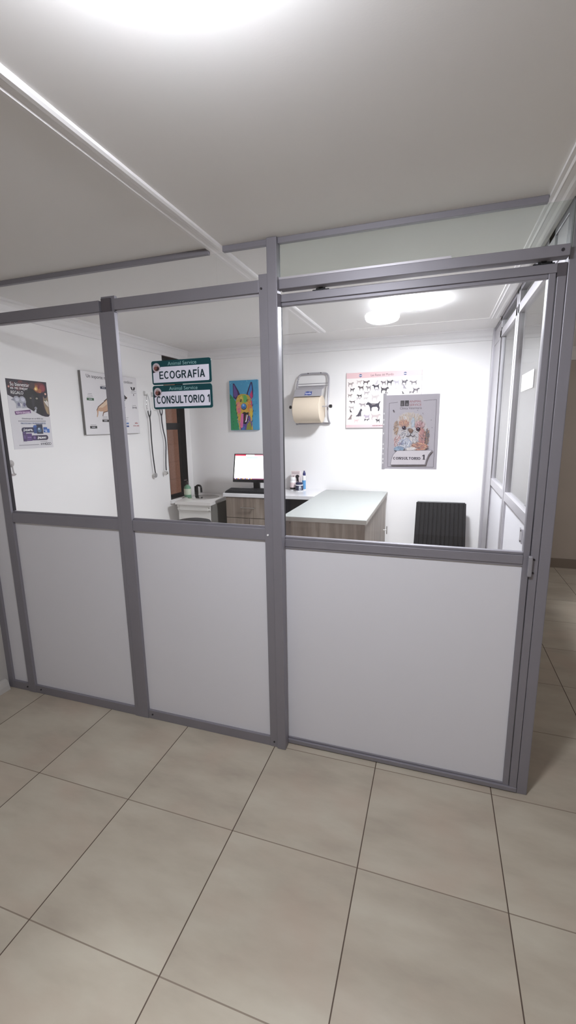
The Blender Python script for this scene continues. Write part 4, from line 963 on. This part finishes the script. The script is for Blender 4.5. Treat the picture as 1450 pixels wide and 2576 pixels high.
MB().lathe([(.033, .062), (.034, .063), (.034, .078), (.03, .081), (0, .081)], c_, 32).build('lid', mat('lid_navy', '#23264a', .4), o, smooth=True)
a = Art((-1.205, 2.13 - .0372, z + .012), (1, 0, 0), (0, 0, 1), (0, -1, 0), .022, .038); a.rect(0, 0, 1, 1, '#dfe6ee'); a.poly([(.3, .1), (.4, .6), (.5, .85), (.6, .6), (.75, .1)], '#2a2c36'); a.build('label_picture', o)
o = thing('spray_bottle', (-1.19, 2.2, z), 'slim white and blue bottle with navy spray cap behind the jar', 'bottle')
c_ = (-1.186, 2.195, z)
MB().lathe([(0, 0), (.016, 0), (.0175, .003), (.0175, .135), (.012, .142)], c_, 24).build('body', WPLAS, o, smooth=True)
MB().lathe([(.0178, .01), (.018, .011), (.018, .094), (.0178, .095)], c_, 24).build('label', mat('label_blue', '#5a97c9', .4), o, smooth=True)
cp_ = MB().lathe([(.0135, .141), (.014, .142), (.0135, .165), (.008, .172), (.007, .185), (0, .186)], (c_[0] + .004, c_[1], c_[2]), 20); cp_.build('spray_cap', mat('cap_navy', '#35386e', .4), o, smooth=True)

# ------------------------------------------------------------------ chair
o = thing('woven_chair', (.06, 2.0, 0), 'black woven resin chair standing against the back wall', 'chair')
cx = .062
def bslab(nm, m, y0b, y0t, zb, zt, hw_b, hw_t, th):
    return MB().hexa([(cx - hw_b, y0b, zb), (cx + hw_b, y0b, zb), (cx + hw_b, y0b + th, zb), (cx - hw_b, y0b + th, zb)], [(cx - hw_t, y0t, zt), (cx + hw_t, y0t, zt), (cx + hw_t, y0t + th, zt), (cx - hw_t, y0t + th, zt)])
ZB, ZT, YBt, YTp = .44, .906, 2.10, 2.185
bslab('backrest', RATTAN, YBt, YTp, ZB, ZT, .207, .196, .022).build('backrest', RATTAN, o)
bk = bpy.data.objects['backrest'] if 'backrest' in bpy.data.objects else None
wv = MB(); random.seed(5)
rows, cols = 44, 22
for r_ in range(rows):
    f0 = (r_ + .1) / rows; f1 = (r_ + .80) / rows
    for c in range(cols):
        hw = .207 + (.196 - .207) * f0 - .006
        u0 = -hw + 2 * hw * (c + .04) / cols; u1 = -hw + 2 * hw * (c + .96) / cols
        lift = .0045 if (c % 2) else .0014
        P0 = lambda u, f, d: (cx + u, YBt + (YTp - YBt) * f - d, ZB + (ZT - ZB) * f + d * .15)
        um = (u0 + u1) / 2
        vs = [wv.bm.verts.new(P0(*q)) for q in ((u0, f0, .0003), (um, f0, lift), (u1, f0, .0003), (u1, f1, .0003), (um, f1, lift + .0006), (u0, f1, .0003))]
        wv.bm.faces.new((vs[0], vs[1], vs[4], vs[5])); wv.bm.faces.new((vs[1], vs[2], vs[3], vs[4]))
wv.build('back_weave', RATTAN, o)
rm = MB(); 
for s in (-1, 1): rm.tube([(cx + s * .207, YBt + .008, ZB), (cx + s * .197, YTp + .008, ZT)], .009, 8)
rm.tube([(cx - .197, YTp + .008, ZT), (cx + .197, YTp + .008, ZT)], .009, 8); rm.build('back_rim', RATTAN, o, smooth=True)
MB().box(cx - .215, cx + .215, 1.70, 2.12, .405, .445, bev=.008).build('seat', RATTAN, o)
for sx_ in (-1, 1):
    for y_, yb_ in ((1.72, 1.70), (2.10, 2.17)):
        MB().tube([(cx + sx_ * .195, y_, .41), (cx + sx_ * .205, yb_, 0)], [.02, .014], 10).build('leg', BLACK, o, smooth=True)

w = bpy.data.worlds.new('World'); SC.world = w; w.use_nodes = True
w.node_tree.nodes['Background'].inputs['Color'].default_value = (.9, .93, 1, 1); w.node_tree.nodes['Background'].inputs['Strength'].default_value = .3

# ------------------------------------------------------------------ camera
cam = bpy.data.cameras.new('Camera'); co = bpy.data.objects.new('Camera', cam); COL.objects.link(co)
cam.sensor_fit = 'VERTICAL'; cam.sensor_height = 36.0; cam.lens = 1109.35 * 36.0 / 2576.0
cam.clip_start = .05
yaw, pitch, roll = -.32385, -.19365, -.01555
cy_, sy_, cp2, sp2 = math.cos(yaw), math.sin(yaw), math.cos(pitch), math.sin(pitch)
F = Vector((sy_ * cp2, cy_ * cp2, sp2)); R0 = Vector((cy_, -sy_, 0)); U0 = R0.cross(F)
R1 = R0 * math.cos(roll) + U0 * math.sin(roll); U1 = -R0 * math.sin(roll) + U0 * math.cos(roll)
co.matrix_world = Matrix(((R1.x, U1.x, -F.x, 0), (R1.y, U1.y, -F.y, -1.83), (R1.z, U1.z, -F.z, 1.59), (0, 0, 0, 1)))
SC.camera = co
SC.view_settings.view_transform = 'Standard'; SC.view_settings.look = 'None'; SC.view_settings.gamma = 1.0; SC.view_settings.use_curve_mapping = False
SC.view_settings.exposure = 0.45
SC.cycles.use_denoising = True
SC.cycles.max_bounces = 12; SC.cycles.transparent_max_bounces = 24; SC.cycles.diffuse_bounces = 8; SC.cycles.sample_clamp_indirect = 6.0
